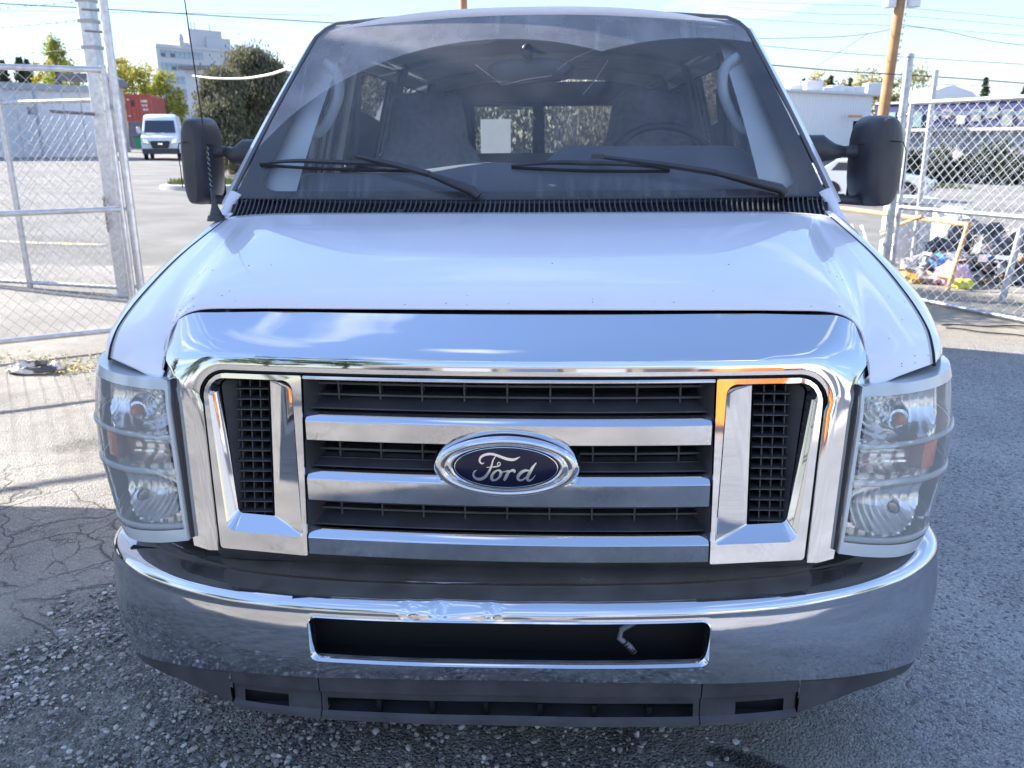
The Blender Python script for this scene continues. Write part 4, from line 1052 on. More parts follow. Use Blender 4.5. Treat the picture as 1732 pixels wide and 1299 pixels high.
def chainmesh(p0, p1, z0, z1, pitch=.045, r=.0017, clip=None):
    """woven diamond mesh between two ground points"""
    p0, p1 = Vector(p0), Vector(p1); L_ = (p1 - p0).length; d = (p1 - p0) / L_; nrm = Vector((-d.y, d.x, 0)); mb = MB()
    n = int(L_ / pitch); mz = int((z1 - z0) / pitch)
    for i in range(n):
        pts = []
        for k in range(mz + 1):
            u = (i + ((k + i) % 2)) * pitch + .0015 * math.sin(k * .7 + i)
            c = p0 + d * u + nrm * (r * (1 if (k + i) % 2 else -1)) + Vector((0, 0, z0 + k * pitch))
            if k == 0 or k == mz: pts.append(c)
            else: pts.append(c)
        rs = [[c + (d * math.cos(a) + nrm * math.sin(a)) * r * 1.3 for a in (0.4, 1.97, 3.54, 5.11)] for c in pts]
        mb.rings(rs, True, False)
        if mz: 
            c = pts[-1]; mb.tube([c, c + Vector((0, 0, .022)) + d * .008], r, 3, caps=False)
    return mb
def pipe(a, b, r, n=12): return MB().tube([a, b], r, n)
def barbs(p0, p1, sag=.02, r=.0014, step=.11):
    p0, p1 = Vector(p0), Vector(p1); n = 30; mb = MB(); pts = []
    for i in range(n + 1):
        t = i / n; p = p0.lerp(p1, t) - Vector((0, 0, sag * 4 * t * (1 - t))) + Vector((0, 0, .006 * nz(i, 3, 1, .5))); pts.append(p)
    mb.tube(pts, r, 4); mb.tube([p + Vector((.0, .0, .004 * math.sin(i * 2.1))) for i, p in enumerate(pts)], r, 4)
    L_ = (p1 - p0).length; k = int(L_ / step)
    for j in range(k):
        t = (j + .5) / k; p = p0.lerp(p1, t) - Vector((0, 0, sag * 4 * t * (1 - t)))
        mb.tube([p + Vector((.008, 0, .012)), p - Vector((.008, 0, .012))], r * .9, 3); mb.tube([p + Vector((-.008, .004, .010)), p - Vector((-.008, .004, .010))], r * .9, 3)
    return mb

# ---- left gate leaf
gdir = Vector((.846, .533, 0)); gA = Vector((-3.41, 4.47, 0)); gE = gA + gdir * .30; gS = gA - gdir * 3.1
gate = empty('chain_link_gate', gS, 'open chain-link gate leaf left of the van, with barbed top and round end pipe', 'gate')
up = lambda z: Vector((0, 0, z))
for z, nm in ((.13, 'rail'), (1.03, 'rail'), (2.00, 'rail')):
    o = onto(gate, nm, pipe(gS + up(z), gE + up(z), .021), galv)
onto(gate, 'end_frame', pipe(gE + up(.10), gE + up(2.03), .021), galv); onto(gate, 'end_frame', pipe(gS + up(.10), gS + up(2.03), .021), galv)
onto(gate, 'mesh_wire', chainmesh(gS + gdir * .03, gE - gdir * .02, .12, 2.02), galvw, 0, merge=False, normals=False, kind='stuff')
pE = gE + gdir * .060
onto(gate, 'end_pipe', pipe(pE, pE + up(2.95), .0300, 16), galv)
for z in (.45, 1.03, 1.52, 1.75):
    onto(gate, 'hinge_clamp', MB().tube([pE + up(z - .02), pE + up(z + .02)], .034, 14).tube([pE + up(z), gE + up(z)], .012, 6), galv)
onto(gate, 'tension_bar', MB().box(gE - gdir * .03 + up(1.07), (.012, .006, 1.9)), galv)
for i in range(9): onto(gate, 'tension_band', pipe(gE - gdir * .035 + up(.25 + i * .21), gE + gdir * .02 + up(.25 + i * .21), .006, 6), galv)
# ---- square steel post and the fence section behind
sp = spot(214, 500); sp = Vector((sp.x, sp.y, 0)); fl = spot(-130, 470)
post = empty('fence_post', sp, 'tall square galvanised post beside the open left gate', 'post')
onto(post, 'post_shaft', MB().box(sp + up(1.42), (.13, .13, 2.84)), galv, bev=.012)
onto(post, 'post_cap', MB().box(sp + up(2.85), (.145, .145, .02)), galv)
onto(post, 'base_plate', MB().box(sp + up(.012), (.26, .26, .024)), galv)
for z in (2.78, 2.60, 2.37): onto(post, 'wire_clamp', MB().box(sp + up(z), (.145, .145, .03)), mat('clamp_steel', (.30, .31, .33), .5, .6))
hgz = MB().tube([sp + Vector((-.45, -.1, 1.80)), sp + Vector((-.02, -.1, 1.77))], .017, 8)
onto(post, 'latch_bar', hgz, mat('dark_steel', (.16, .16, .17), .5, .5))
fence = empty('chain_link_fence', (fl.x, fl.y, gz(fl.x, fl.y)), 'chain-link fence section running left from the square post', 'fence')
f0 = Vector((fl.x, fl.y, 0)); fdir = (sp - f0).normalized()
for z in (.08, 1.90): onto(fence, 'rail', pipe(f0 + up(z), sp + up(z), .021), galv)
for t in (.0, .55): onto(fence, 'line_post', pipe(f0.lerp(sp, t), f0.lerp(sp, t) + up(2.05), .03), galv)
onto(fence, 'mesh_wire', chainmesh(f0, sp - fdir * .12, .06, 1.90, .05, .0016), galvw, 0, merge=False, normals=False, kind='stuff')
for z, z2 in ((2.62, 2.60), (2.37, 2.36), (2.78, 2.80)): onto(fence, 'barbed_wire', barbs(f0 + up(z2), sp + up(z)), mat('wire_dark', (.22, .22, .24), .5, .6), 0, merge=False)
for z in (2.55, 2.40, 2.26): onto(gate, 'strand_tie', MB().tube([pE + up(z - .01), pE + Vector((-.17, .02, z + .005))], .009, 6), mat('tie_dark', (.15, .15, .17), .6, .4))
# rusty chain on the post
chn = MB()
for i in range(12):
    c = sp + Vector((-.04, -.105, .98 - i * .028)); R_ = Matrix.Rotation(i * PI / 2, 3, 'Z')
    chn.tube([c + R_ @ Vector((.011 * math.cos(a), 0, .020 * math.sin(a))) for a in np.linspace(0, 2 * PI, 9)], .0035, 5, caps=False)
tag(chn.build('lock_chain', mat('rusty_chain', (.24, .12, .06), .8, .3), None, 40), 'short rusty chain hanging on the square steel post', 'chain')
# ---- right gate leaf
rA = Vector((3.94, 5.54, 0)); rd = (Vector((3.51, 6.4, 0)) - rA).normalized(); rE = rA + rd * 1.42; rS = rA - rd * .9
rg = empty('chain_link_gate', rE, 'open chain-link gate leaf to the right of the van, lit bright by the sun', 'gate')
for z in (.03, .86, 1.80): onto(rg, 'rail', pipe(rS + up(z), rE + up(z), .021), galv)
for p in (rS, rE): onto(rg, 'end_frame', pipe(p + up(.02), p + up(1.82), .021), galv)
onto(rg, 'mesh_wire', chainmesh(rS, rE, .03, 1.83, .048, .0021), mat('galvanised_wire_bright', (.62, .63, .65), .5, .2), 0, merge=False, normals=False, kind='stuff')
rp = rE + rd * .09
rpost = empty('fence_post', (rp.x, rp.y, gz(rp.x, rp.y)), 'round galvanised post behind the right-hand door mirror', 'post')
onto(rpost, 'post_shaft', pipe(rp + up(-.1), rp + up(2.20), .038, 16), galv); onto(rpost, 'post_cap', MB().ell(rp + up(2.21), (.045, .045, .03)), galv)
for z in (.5, 1.2, 1.7): onto(rpost, 'hinge_clamp', MB().tube([rp + up(z - .02), rp + up(z + .02)], .046, 14).tube([rp + up(z), rE + up(z)], .012, 6), galv)
r2 = rp + Vector((.9, 1.6, 0)); 
rf_ = empty('chain_link_fence', (r2.x, r2.y, gz(r2.x, r2.y)), 'barbed chain-link fence running away behind the right gate', 'fence')
r3 = r2 + Vector((7.5, 2.2, 0)); 
for i in range(4): q = r2.lerp(r3, i / 3); onto(rf_, 'line_post', pipe(Vector((q.x, q.y, gz(q.x, q.y) - .1)), q + up(2.2), .03), galv)
onto(rf_, 'rail', pipe(r2 + up(1.75), r3 + up(1.75), .021), galv)
onto(rf_, 'mesh_wire', chainmesh(r2, r3, -.12, 1.76, .055, .0019), galvw, 0, merge=False, normals=False, kind='stuff')
for z in (1.95, 2.1, 2.25): onto(rf_, 'barbed_wire', barbs(r2 + up(z - .2), r3 + up(z - .2), .03), galvw, 0, merge=False)

# ---- yard clutter on the right
orange = mat('faded_orange_paint', (.62, .34, .15), .6, var=.2, vscale=20)
c1 = at(1637, 380, 7.5); b1 = at(1598, 505, 7.15); c0_ = at(1380, 347, 9.6)
rk = empty('pipe_rack', (b1.x, b1.y, gz(b1.x, b1.y)), 'faded orange steel frame lying behind the right gate', 'rack')
onto(rk, 'top_rail', pipe(c1, c0_, .026), orange); onto(rk, 'leg', pipe(b1, c1, .024), orange)
onto(rk, 'lower_rail', pipe(at(1612, 470, 7.25), at(1470, 440, 9.1), .020), orange); onto(rk, 'leg', pipe(c0_, Vector((c0_.x, c0_.y, gz(c0_.x, c0_.y))), .024), orange)
onto(rk, 'brace', pipe(at(1560, 365, 8.0), at(1490, 392, 8.6), .018), orange)
def lump(c, r, m, name, label, cat, seed=0, n=28, amp=.35, grp=None):
    rs = []
    for i in range(1, n // 2):
        t = PI * i / (n // 2); row = []
        for j in range(n):
            a = 2 * PI * j / n; d = Vector((math.sin(t) * math.cos(a), math.sin(t) * math.sin(a), math.cos(t)))
            k = 1 + amp * noise.noise(d * 2.2 + Vector((seed, 0, 0))) + amp * .5 * noise.noise(d * 6 + Vector((0, seed, 0)))
            row.append((c[0] + r[0] * d.x * k, c[1] + r[1] * d.y * k, max(gz(c[0], c[1]) - .02, c[2] + r[2] * d.z * k)))
        rs.append(row)
    o = MB().rings(rs).build(name, m, None, 25); tag(o, label, cat, grp); return o
fz = at(1527, 425, 8.9); fb = gz(fz.x, fz.y)
fr_ = empty('chest_freezer', (fz.x, fz.y, fb), 'old white chest freezer behind the orange frame', 'freezer')
wht = mat('white_enamel', (.75, .75, .73), .35, var=.06)
onto(fr_, 'cabinet', MB().box((fz.x, fz.y, fb + .40), (.38, .55, .8)), wht, bev=.02); onto(fr_, 'lid', MB().box((fz.x + .02, fz.y, fb + .84), (.44, .6, .07), Matrix.Rotation(.05, 3, 'Y')), wht, bev=.01)
q = at(1605, 415, 9.4); lump((q.x, q.y, gz(q.x, q.y) + .2), (.42, .5, .50), mat('tarp_clear', (.50, .51, .46), .35, var=.25, vscale=5), 'plastic_sheet', 'crumpled pale plastic sheet heaped beside the white freezer', 'sheet', 3)
for (px, py, Y, r, cl, nm, lb, sd) in (
    (1580, 446, 7.85, (.13, .13, .10), (.10, .30, .62), 'trash_bag', 'small blue bag in the rubbish heap', 11),
    (1610, 466, 7.6, (.19, .15, .13), (.74, .46, .62), 'trash_bag', 'pink bag in the rubbish heap under the orange frame', 12),
    (1630, 482, 7.4, (.10, .07, .07), (.78, .74, .08), 'trash_bag', 'small yellow bag beside the pink one', 13),
    (1545, 474, 7.8, (.17, .15, .09), (.55, .32, .07), 'trash_bag', 'ochre sack on the ground at the left of the heap', 14)):
    q = at(px, py, Y); lump((q.x, q.y, max(q.z, gz(q.x, q.y) + r[2] * .4)), r, mat('bag_%d' % sd, cl, .4), nm, lb, 'bag', sd)
q = at(1668, 470, 8.6); lump((q.x, q.y, gz(q.x, q.y) + .05), (.75, .55, .50), mat('dark_scrap', (.06, .06, .065), .6, col2=(.22, .22, .24), c2scale=9, var=.4, bump=.8, bscale=14, bdist=.06), 'scrap_heap', 'dark heap of scrap and bin bags behind the right gate', 'scrap heap', 21, 40, .6)
q = at(1570, 488, 8.0); lump((q.x, q.y, gz(q.x, q.y) + .03), (.45, .35, .22), mat('grey_scrap', (.16, .16, .17), .6, col2=(.4, .4, .42), c2scale=12, var=.4, bump=.8, bscale=16, bdist=.05), 'scrap_heap', 'low grey heap of scrap at the foot of the orange frame', 'scrap heap', 25, 36, .6)
for k, (pa, pb, Y) in enumerate((((1625, 398), (1735, 412), 11.5),)):
    a = at(*pa, Y); b = at(*pb, Y - 1.0); d = (b - a); 
    bar_ = MB(); zz = gz(a.x, a.y)
    rs = []
    for p in (a, b): rs.append([(p.x, p.y - .18, zz), (p.x, p.y - .07, zz + .45), (p.x, p.y + .07, zz + .45), (p.x, p.y + .18, zz)])
    tag(bar_.rings(rs).build('concrete_barrier', mat('pale_concrete', (.55, .52, .42), .85, var=.12), None, 20), 'pale yellowish concrete barrier behind the scrap heap', 'barrier')
lum = empty('lumber_pile', tuple(at(1450, 400, 9.4).xy) + (0,), 'weathered boards leaning behind the right fender', 'lumber'); wood = mat('grey_wood', (.42, .38, .32), .8, var=.2, vscale=9)
for i in range(3):
    a = at(1425 + i * 16, 378 + i * 2, 9.6); b = at(1440 + i * 15, 425, 9.3); onto(lum, 'board', MB().tube([a, b], .022, 4), wood if i % 2 else wht)
# loose pieces over the heaps
sp_ = MB(); rr_ = random.Random(5)
for i in range(230):
    px = rr_.uniform(1545, 1735); py = rr_.uniform(432, 500); Y = rr_.uniform(7.7, 8.7); q = at(px, py, Y); zg_ = gz(q.x, q.y)
    R_ = Matrix.Rotation(rr_.uniform(0, 3), 3, 'Z') @ Matrix.Rotation(rr_.uniform(-1, 1), 3, 'X'); sp_.box((q.x, q.y, max(q.z, zg_ + .03)), (rr_.uniform(.04, .26), rr_.uniform(.02, .12), rr_.uniform(.01, .07)), R_)
tag(sp_.build('scrap_pieces', islandmat('scrap_colours', [(.05, .05, .06), (.5, .5, .5), (.25, .14, .07), (.09, .1, .13), (.62, .6, .52), (.3, .3, .33), (.1, .16, .3), (.45, .3, .15)]), None, 0, kind='stuff', merge=False), None)
# thin post at the right edge
q = spot(1694, 512); vp = empty('bent_post', tuple(q), 'short leaning grey post at the right edge of the photograph', 'post')
onto(vp, 'post_shaft', pipe(q, at(1727, 388, q.y + .05), .030), galv)
q2 = spot(1745, 515); tag(MB().box((q2.x + .08, q2.y, .42), (.16, .06, .84)).build('steel_sheet', mat('dark_panel', (.07, .07, .1), .5), None), 'dark upright panel standing beside the leaning post', 'panel')
for a, b, lb in (((1600, 557), (1790, 577), 'black cable lying on the sandy strip by the right gate'), ((1592, 553), (1790, 556), 'thin grey cable beside the black one on the sand')):
    p, q = spot(*a), spot(*b); pts = [Vector((p.x + (q.x - p.x) * t, p.y + (q.y - p.y) * t + .05 * nz(t * 4, 1), .012)) for t in np.linspace(0, 1, 24)]
    tag(MB().tube(pts, .006, 6).build('ground_cable', rubber, None), lb, 'cable')

# ---- debris at the left
q = spot(60, 628)
def scrap(c, r, m, seed):
    rs = []
    for i in range(16):
        row = []
        for j in range(40):
            a = 2 * PI * j / 40; k = .55 + .45 * i / 15; h = .035 * math.sin(PI * i / 15) + .02 * noise.noise(Vector((i * .5, j * .45, seed)))
            row.append((c[0] + r[0] * k * math.cos(a) * (1 + .10 * noise.noise(Vector((j * .5, seed, 0)))), c[1] + r[1] * k * math.sin(a), gz(c[0], c[1]) + .012 + max(0, h)))
        rs.append(row)
    return MB().rings(rs, caps=False).build('hub_cap', m, None, 20, sol=.004)
tag(scrap(q, (.19, .12), mat('scuffed_cover', (.06, .06, .065), .4, col2=(.55, .55, .56), c2scale=9, c2lo=.5, c2hi=.56), 4), 'crushed black and grey wheel cover lying under the left gate', 'wheel cover')
lf = MB()
for i in range(420):
    px = random.gauss(.0, 1.0); x, y = random.choice([(-3.30 + .10 * px, 3.86 + random.gauss(0, .07)), (-3.1 + .35 * px, 4.05 + random.gauss(0, .14)), (-3.9 + .3 * px, 4.1 + random.gauss(0, .12))])
    a = random.uniform(0, 6.28); s = random.uniform(.009, .02); t = random.uniform(-.5, .5)
    lf.add([(x + s * math.cos(a), y + s * math.sin(a), .012 + .008 * random.random()), (x - s * .5 * math.sin(a), y + s * .5 * math.cos(a), .008 + s * .5 * (t + .5)), (x - s * math.cos(a), y - s * math.sin(a), .010), (x + s * .5 * math.sin(a), y - s * .5 * math.cos(a), .016)], [(0, 1, 2, 3)])
lf.build('fallen_leaves', islandmat('leaf_litter', [(.55, .42, .05), (.30, .22, .05), (.5, .38, .06), (.25, .28, .06), (.3, .16, .07)]), None, 0, kind='stuff', merge=False, normals=False)

# ---- trees
def tree(px, py_base, Y, h, w, cols, label, kind='round', n=2600, leaf=.22, name='tree', group=None, seed=1, base=None, sparse=0.0, transl=.35, cat='tree'):
    rnd = random.Random(seed); p = at(px, 250, Y) if base is None else Vector(base); x0, y0 = p.x, p.y; z0 = gz(x0, y0)
    if py_base: h = at(px, py_base, Y).z - z0
    t = empty(name, (x0, y0, z0), label, cat, group)
    tr = MB(); H_ = h
    top = z0 + H_ * .9
    tr.tube([(x0, y0, z0 - .2), (x0 + .02 * h, y0, z0 + h * .3), (x0, y0 + .01 * h, z0 + h * .6), (x0 - .01 * h, y0, top)], [h * .022, h * .017, h * .010, h * .003], 7)
    clumps = []
    if kind == 'conifer':
        k = 26
        for i in range(k):
            f = .12 + .88 * i / k; R_ = w / 2 * (1 - f) ** .85 + .05
            for j in range(6): 
                a = rnd.uniform(0, 6.28); clumps.append((x0 + R_ * .75 * math.cos(a), y0 + R_ * .75 * math.sin(a), z0 + H_ * f, R_ * .45, .14 * R_ + .1))
    else:
        k = 16 if kind == 'round' else 22
        for i in range(k * 3):
            f = rnd.uniform(.22, .98) if kind != 'bush' else rnd.uniform(.05, .97)
            prof = math.sin(PI * min(1, (f - .12) / .9)) ** .6 if kind == 'round' else (math.sin(PI * (f * .86 + .1)) ** .8 if kind == 'tall' else (1 - .55 * f ** 2.2))
            a = rnd.uniform(0, 6.28); rr = w / 2 * prof * math.sqrt(rnd.uniform(.15, 1))
            s = w * rnd.uniform(.09, .19); clumps.append((x0 + rr * math.cos(a), y0 + rr * math.sin(a), z0 + H_ * f, s, s * .9))
        for c in clumps[:14]:
            zb_ = z0 + h * rnd.uniform(.2, .5); tr.tube([(x0, y0, zb_), ((x0 + c[0]) / 2, (y0 + c[1]) / 2, (zb_ + c[2]) / 2 + .1), (c[0], c[1], c[2])], [h * .009, h * .006, h * .002], 5)
    onto(t, 'trunk', tr, mat('bark_' + str(seed), (.13, .105, .085), .9), 60)
    V = []; Fc = []
    for i in range(n):
        c = clumps[rnd.randrange(len(clumps))]
        g = [rnd.gauss(0, .55) for _ in range(3)]
        q = Vector((c[0] + g[0] * c[3], c[1] + g[1] * c[3], max(z0 + .1, c[2] + g[2] * c[4])))
        u = Vector((rnd.gauss(0, 1), rnd.gauss(0, 1), rnd.gauss(0, 1))).normalized(); v = u.orthogonal().normalized()
        if kind == 'bush': u = Vector((u.x * .4, u.y * .4, 1)).normalized(); v = Vector((rnd.gauss(0, 1), rnd.gauss(0, 1), 0)).normalized()
        s = leaf * rnd.uniform(.5, 1.1); b = len(V)
        V += [tuple(q + u * s), tuple(q + v * s * .45), tuple(q - u * s), tuple(q - v * s * .45)]; Fc.append((b, b + 1, b + 2, b + 3))
    mb = MB(); mb.v = V; mb.f = Fc
    onto(t, 'crown', mb, islandmat('foliage_' + str(seed), cols, .75, transl), 0, merge=False, normals=False)
    return t
YEL = [(.42, .33, .03), (.30, .28, .04), (.50, .36, .03), (.20, .24, .04)]
YG = [(.16, .22, .04), (.30, .32, .05), (.12, .17, .035), (.38, .36, .05)]
OCH = [(.38, .25, .05), (.28, .22, .07), (.45, .30, .05), (.20, .20, .07)]
GRN = [(.04, .065, .028), (.06, .085, .035), (.035, .05, .025)]
OLV = [(.13, .13, .075), (.19, .18, .11), (.09, .10, .055), (.25, .23, .15), (.07, .08, .045)]
tree(440, 84, 33, 5.35, 2.7, OLV, 'big dense grey-green tree left of the windshield, the taller of the two', 'bush', 42000, .085, seed=3, transl=.3)
tree(386, 122, 31.5, 4.4, 2.3, OLV, 'lower grey-green tree just behind the left-hand mirror', 'bush', 30000, .08, seed=33, transl=.3)
tree(240, 112, 98, 9.6, 6.2, YG + YEL, 'yellow and green autumn tree behind the red container', 'round', 3600, .22, seed=4)
tree(222, 100, 100, 9.2, 4.0, YEL, 'bright yellow tree top left of the red container', 'round', 2400, .22, seed=5)
tree(291, 122, 96, 8.6, 4.2, YEL + YG, 'tall narrow yellow tree right of the red container', 'tall', 3600, .2, seed=6)
tree(266, 142, 104, 7.2, 5.6, YG, 'lower green tree between the two yellow ones', 'round', 2600, .25, seed=7)
tree(118, 57, 82, 13.0, 3.0, [(.26, .30, .05), (.34, .34, .06), (.18, .24, .04)], 'tall thin pale green tree rising behind the left gate', 'tall', 2600, .22, seed=8)
tree(92, 94, 84, 10.4, 2.6, YEL, 'short bright yellow tree beside the tall thin green one', 'round', 1800, .22, seed=9)
tree(130, 108, 90, 9.6, 4.0, YG, 'green tree behind the left gate at the foot of the thin one', 'round', 1800, .25, seed=10)
for i, (px, h, w) in enumerate(((2, 13.2, 4.2), (28, 12.2, 3.4), (55, 13.0, 4.4), (68, 12.6, 3.6))):
    tree(px, (92, 100, 95, 98)[i], 105, h, w, GRN, ['dark conifer at the left edge of the photograph', 'small dark conifer second from the left edge', 'dark conifer third from the left edge', 'dark conifer beside the yellow tree'][i], 'conifer', 1500, .4, name='conifer_tree', group='conifers beyond the left building', seed=20 + i, transl=.1)
rt = [(1350, 12.2, 3, GRN, 'conifer', 'dark thin conifer just right of the windshield'), (1372, 15, 4.5, OCH, 'round', 'ochre autumn tree behind the white corrugated building'), (1395, 13.5, 4, GRN, 'conifer', 'dark conifer right of the ochre tree'), (1412, 12.0, 4, OCH, 'round', 'small orange tree behind the roof units'),
      (1428, 13.2, 3.4, GRN, 'conifer', 'conifer among the orange trees behind the roof units'), (1455, 14.2, 7, [(.33, .29, .12), (.42, .34, .10), (.27, .27, .12)], 'round', 'wide pale yellow tree left of the utility pole'), (1480, 13.5, 4.5, OCH, 'round', 'pale ochre tree just behind the utility pole'),
      (1533, 15.2, 6.5, [(.24, .25, .09), (.38, .32, .10), (.18, .20, .08)], 'round', 'olive yellow tree right of the round fence post'), (1652, 14.4, 3.2, GRN, 'conifer', 'lone dark conifer above the shaded building'), (1718, 12.6, 3.2, GRN, 'conifer', 'short conifer near the right edge of the photograph'), (1565, 11.6, 4, GRN, 'conifer', 'low conifer behind the white gabled roof')]
for i, (px, h, w, c, k, lb) in enumerate(rt):
    tree(px, (131, 119, 126, 140, 130, 121, 126, 115, 129, 144, 150)[i], 118, h, w, c, lb, k, 1500, .34, name='conifer_tree' if k == 'conifer' else 'tree', seed=40 + i, transl=.2)

# ---- office tower far left
conc = mat('pale_concrete_wall', (.50, .52, .55), .8, var=.04); winm = mat('office_glass', (.25, .33, .40), .15, spec=.8, var=.3, vscale=.3); dkw = mat('dark_blind', (.12, .14, .16), .6)
p0 = at(263, 76, 235); p1 = at(455, 83, 262); zt = p0.z
ob = empty('office_building', (p0.x, p0.y, gz(p0.x, p0.y)), 'distant multi-storey office block with a stepped rooftop tower', 'building')
d = (p1 - p0); d.z = 0; Lb = d.length; d.normalize(); nb = Vector((d.y, -d.x, 0)); M = Matrix((d, -nb, Vector((0, 0, 1)))).transposed()
def ob_box(u0, u1, w0, w1, z0, z1): 
    c = p0 + d * ((u0 + u1) / 2) - nb * ((w0 + w1) / 2); return MB().box((c.x, c.y, (z0 + z1) / 2), (u1 - u0, w1 - w0, z1 - z0), M)
onto(ob, 'wall', ob_box(0, Lb, 0, 5, gz(p0.x, p0.y) - 2, zt), conc)
onto(ob, 'parapet', ob_box(-.1, Lb + .2, -.25, 5, zt - .5, zt + .35), conc)
zt_ = at(330, 44, 240).z
onto(ob, 'roof_tower', ob_box(Lb * .31, Lb * .60, 2, 12, zt, zt_), conc); onto(ob, 'roof_tower', ob_box(Lb * .45, Lb * .66, 1.2, 10, zt, zt + (zt_ - zt) * .62), conc); onto(ob, 'roof_tower', ob_box(Lb * .24, Lb * .33, 3, 10, zt, zt + 1.6), conc)
for u in (.345, .37, .40, .53): onto(ob, 'roof_antenna', pipe(p0 + d * (Lb * u) - nb * 4 + up(zt_ - p0.z - 1), p0 + d * (Lb * u) - nb * 4 + up(zt_ - p0.z + 2.0), .13, 6), mat('ant', (.3, .3, .33), .6))
onto(ob, 'satellite_dish', MB().ell(p0 + d * (Lb * .20) + nb * 1 + up(1.7), (.5, 1.2, 1.7)), conc)
wsrc = None
for r_ in range(5):
    for c_ in range(24):
        if 9 <= c_ <= 13: continue
        u = 1.0 + c_ * (Lb - 2) / 24 + .3; z = zt - 2.0 - r_ * 3.3
        c = p0 + d * (u + .45) + nb * .05; Mw = Matrix.Translation((c.x, c.y, z)) @ M.to_4x4()
        if wsrc is None:
            wsrc = MB().box((0, 0, 0), (Lb / 27, .2, 1.75)).build('window', winm, ob, 0, local=True); wsrc.matrix_parent_inverse = Matrix(); wsrc.matrix_local = wmat(ob).inverted() @ Mw
            dsrc = MB().box((0, -.12, -.35), (Lb / 32, .12, .9)).build('blind', dkw, wsrc, 0, local=True)
        else:
            o = inst(wsrc, ob, Mw)
            if (c_ * 7 + r_ * 5) % 11 in (3, 8): o2 = dsrc.copy(); col.objects.link(o2); o2.parent = o
# ---- pale slab with dark roof edge, beside the big tree
a = at(312, 118, 58); b = at(345, 118, 58); c = at(430, 118, 62)
sb = empty('pale_building', (a.x, a.y, gz(a.x, a.y)), 'pale flat-roofed building half hidden by the big tree', 'building')
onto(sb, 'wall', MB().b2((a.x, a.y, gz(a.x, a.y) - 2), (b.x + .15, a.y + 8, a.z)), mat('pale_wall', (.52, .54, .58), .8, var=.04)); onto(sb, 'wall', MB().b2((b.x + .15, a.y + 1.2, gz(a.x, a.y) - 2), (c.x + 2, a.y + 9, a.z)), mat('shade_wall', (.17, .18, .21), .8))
onto(sb, 'roof_edge', MB().b2((a.x - .25, a.y - .5, a.z), (c.x + 2.3, a.y + 9, a.z + .22)), mat('fascia', (.20, .19, .20), .7))
# ---- white low building, left
a = at(-60, 150, 44); b = at(163, 152, 50.5); wl = mat('white_siding', (.62, .63, .66), .8, var=.03)
wb = empty('white_warehouse', (b.x, b.y, gz(b.x, b.y)), 'low white warehouse behind the left gate', 'building')
dd = (b - a); dd.z = 0; dd.normalize(); far_ = Vector((-dd.y, dd.x, 0)) * 12
def prismwall(P0, P1, z0, z1, dep): return MB().rings([[(P0.x, P0.y, z0), (P1.x, P1.y, z0), (P1.x + dep.x, P1.y + dep.y, z0), (P0.x + dep.x, P0.y + dep.y, z0)], [(P0.x, P0.y, z1), (P1.x, P1.y, z1), (P1.x + dep.x, P1.y + dep.y, z1), (P0.x + dep.x, P0.y + dep.y, z1)]])
zb = gz(b.x, b.y) - 1; za = at(80, 150, 47).z
onto(wb, 'wall', prismwall(a - dd * 18, b, zb, za, far_), wl, 20)
onto(wb, 'roof', MB().rings([[a - dd * 18 + Vector((0, 0, za - a.z)), b + dd * .2 + Vector((0, 0, za - b.z))], [a - dd * 18 + far_ * .5 + Vector((0, 0, za + .9 - a.z)), b + dd * .2 + far_ * .5 + Vector((0, 0, za + .5 - b.z))], [a - dd * 18 + far_ + Vector((0, 0, za - a.z)), b + dd * .2 + far_ + Vector((0, 0, za - b.z))]], closed=False), mat('grey_roof', (.22, .23, .26), .7), sol=.15)
onto(wb, 'fascia', prismwall(a - dd * 18 - far_ * .02, b + dd * .25 - far_ * .02, za - .05, za + .30, far_ * .03), mat('grey_fascia', (.33, .34, .38), .7), 20)
tq = at(62, 200, 46.4); nn = -far_.normalized()
onto(wb, 'downpipe', MB().box((tq.x + nn.x * .1, tq.y + nn.y * .1, (zb + za) / 2), (.14, .14, za - zb)), mat('dpipe', (.40, .41, .45), .7))
for px in (30, 110, 140): q = at(px, 200, 44 + px * .028); onto(wb, 'panel_joint', MB().box((q.x + nn.x * .02, q.y + nn.y * .02, (zb + za) / 2), (.06, .06, za - zb)), mat('joint', (.48, .49, .52), .8))
onto(wb, 'wall_lamp', MB().box(at(52, 187, 45.7), (.22, .3, .4)), mat('lampbox', (.25, .25, .27), .6))
q = at(186, 131, 66); q2_ = at(176, 131, 62)
db = empty('dark_roofed_building', (q.x, q.y, gz(q.x, q.y)), 'small building with dark rounded roof beside the left gate pipe', 'building')
onto(db, 'wall', MB().b2((q2_.x - 3, q.y, gz(q.x, q.y) - 2), (q.x + .1, q.y + 1.6, q.z - .2)), mat('tan_wall', (.35, .33, .32), .8)); onto(db, 'roof', MB().rings([[(q.x + x, q.y + y, q.z + z) for x, z in ((-4, -.2), (-4, .3), (-.6, .3), (.3, -.1), (.5, -.6), (.4, -.7), (.1, -.3))] for y in (-.4, 1.8)]), mat('slate', (.14, .14, .16), .7))

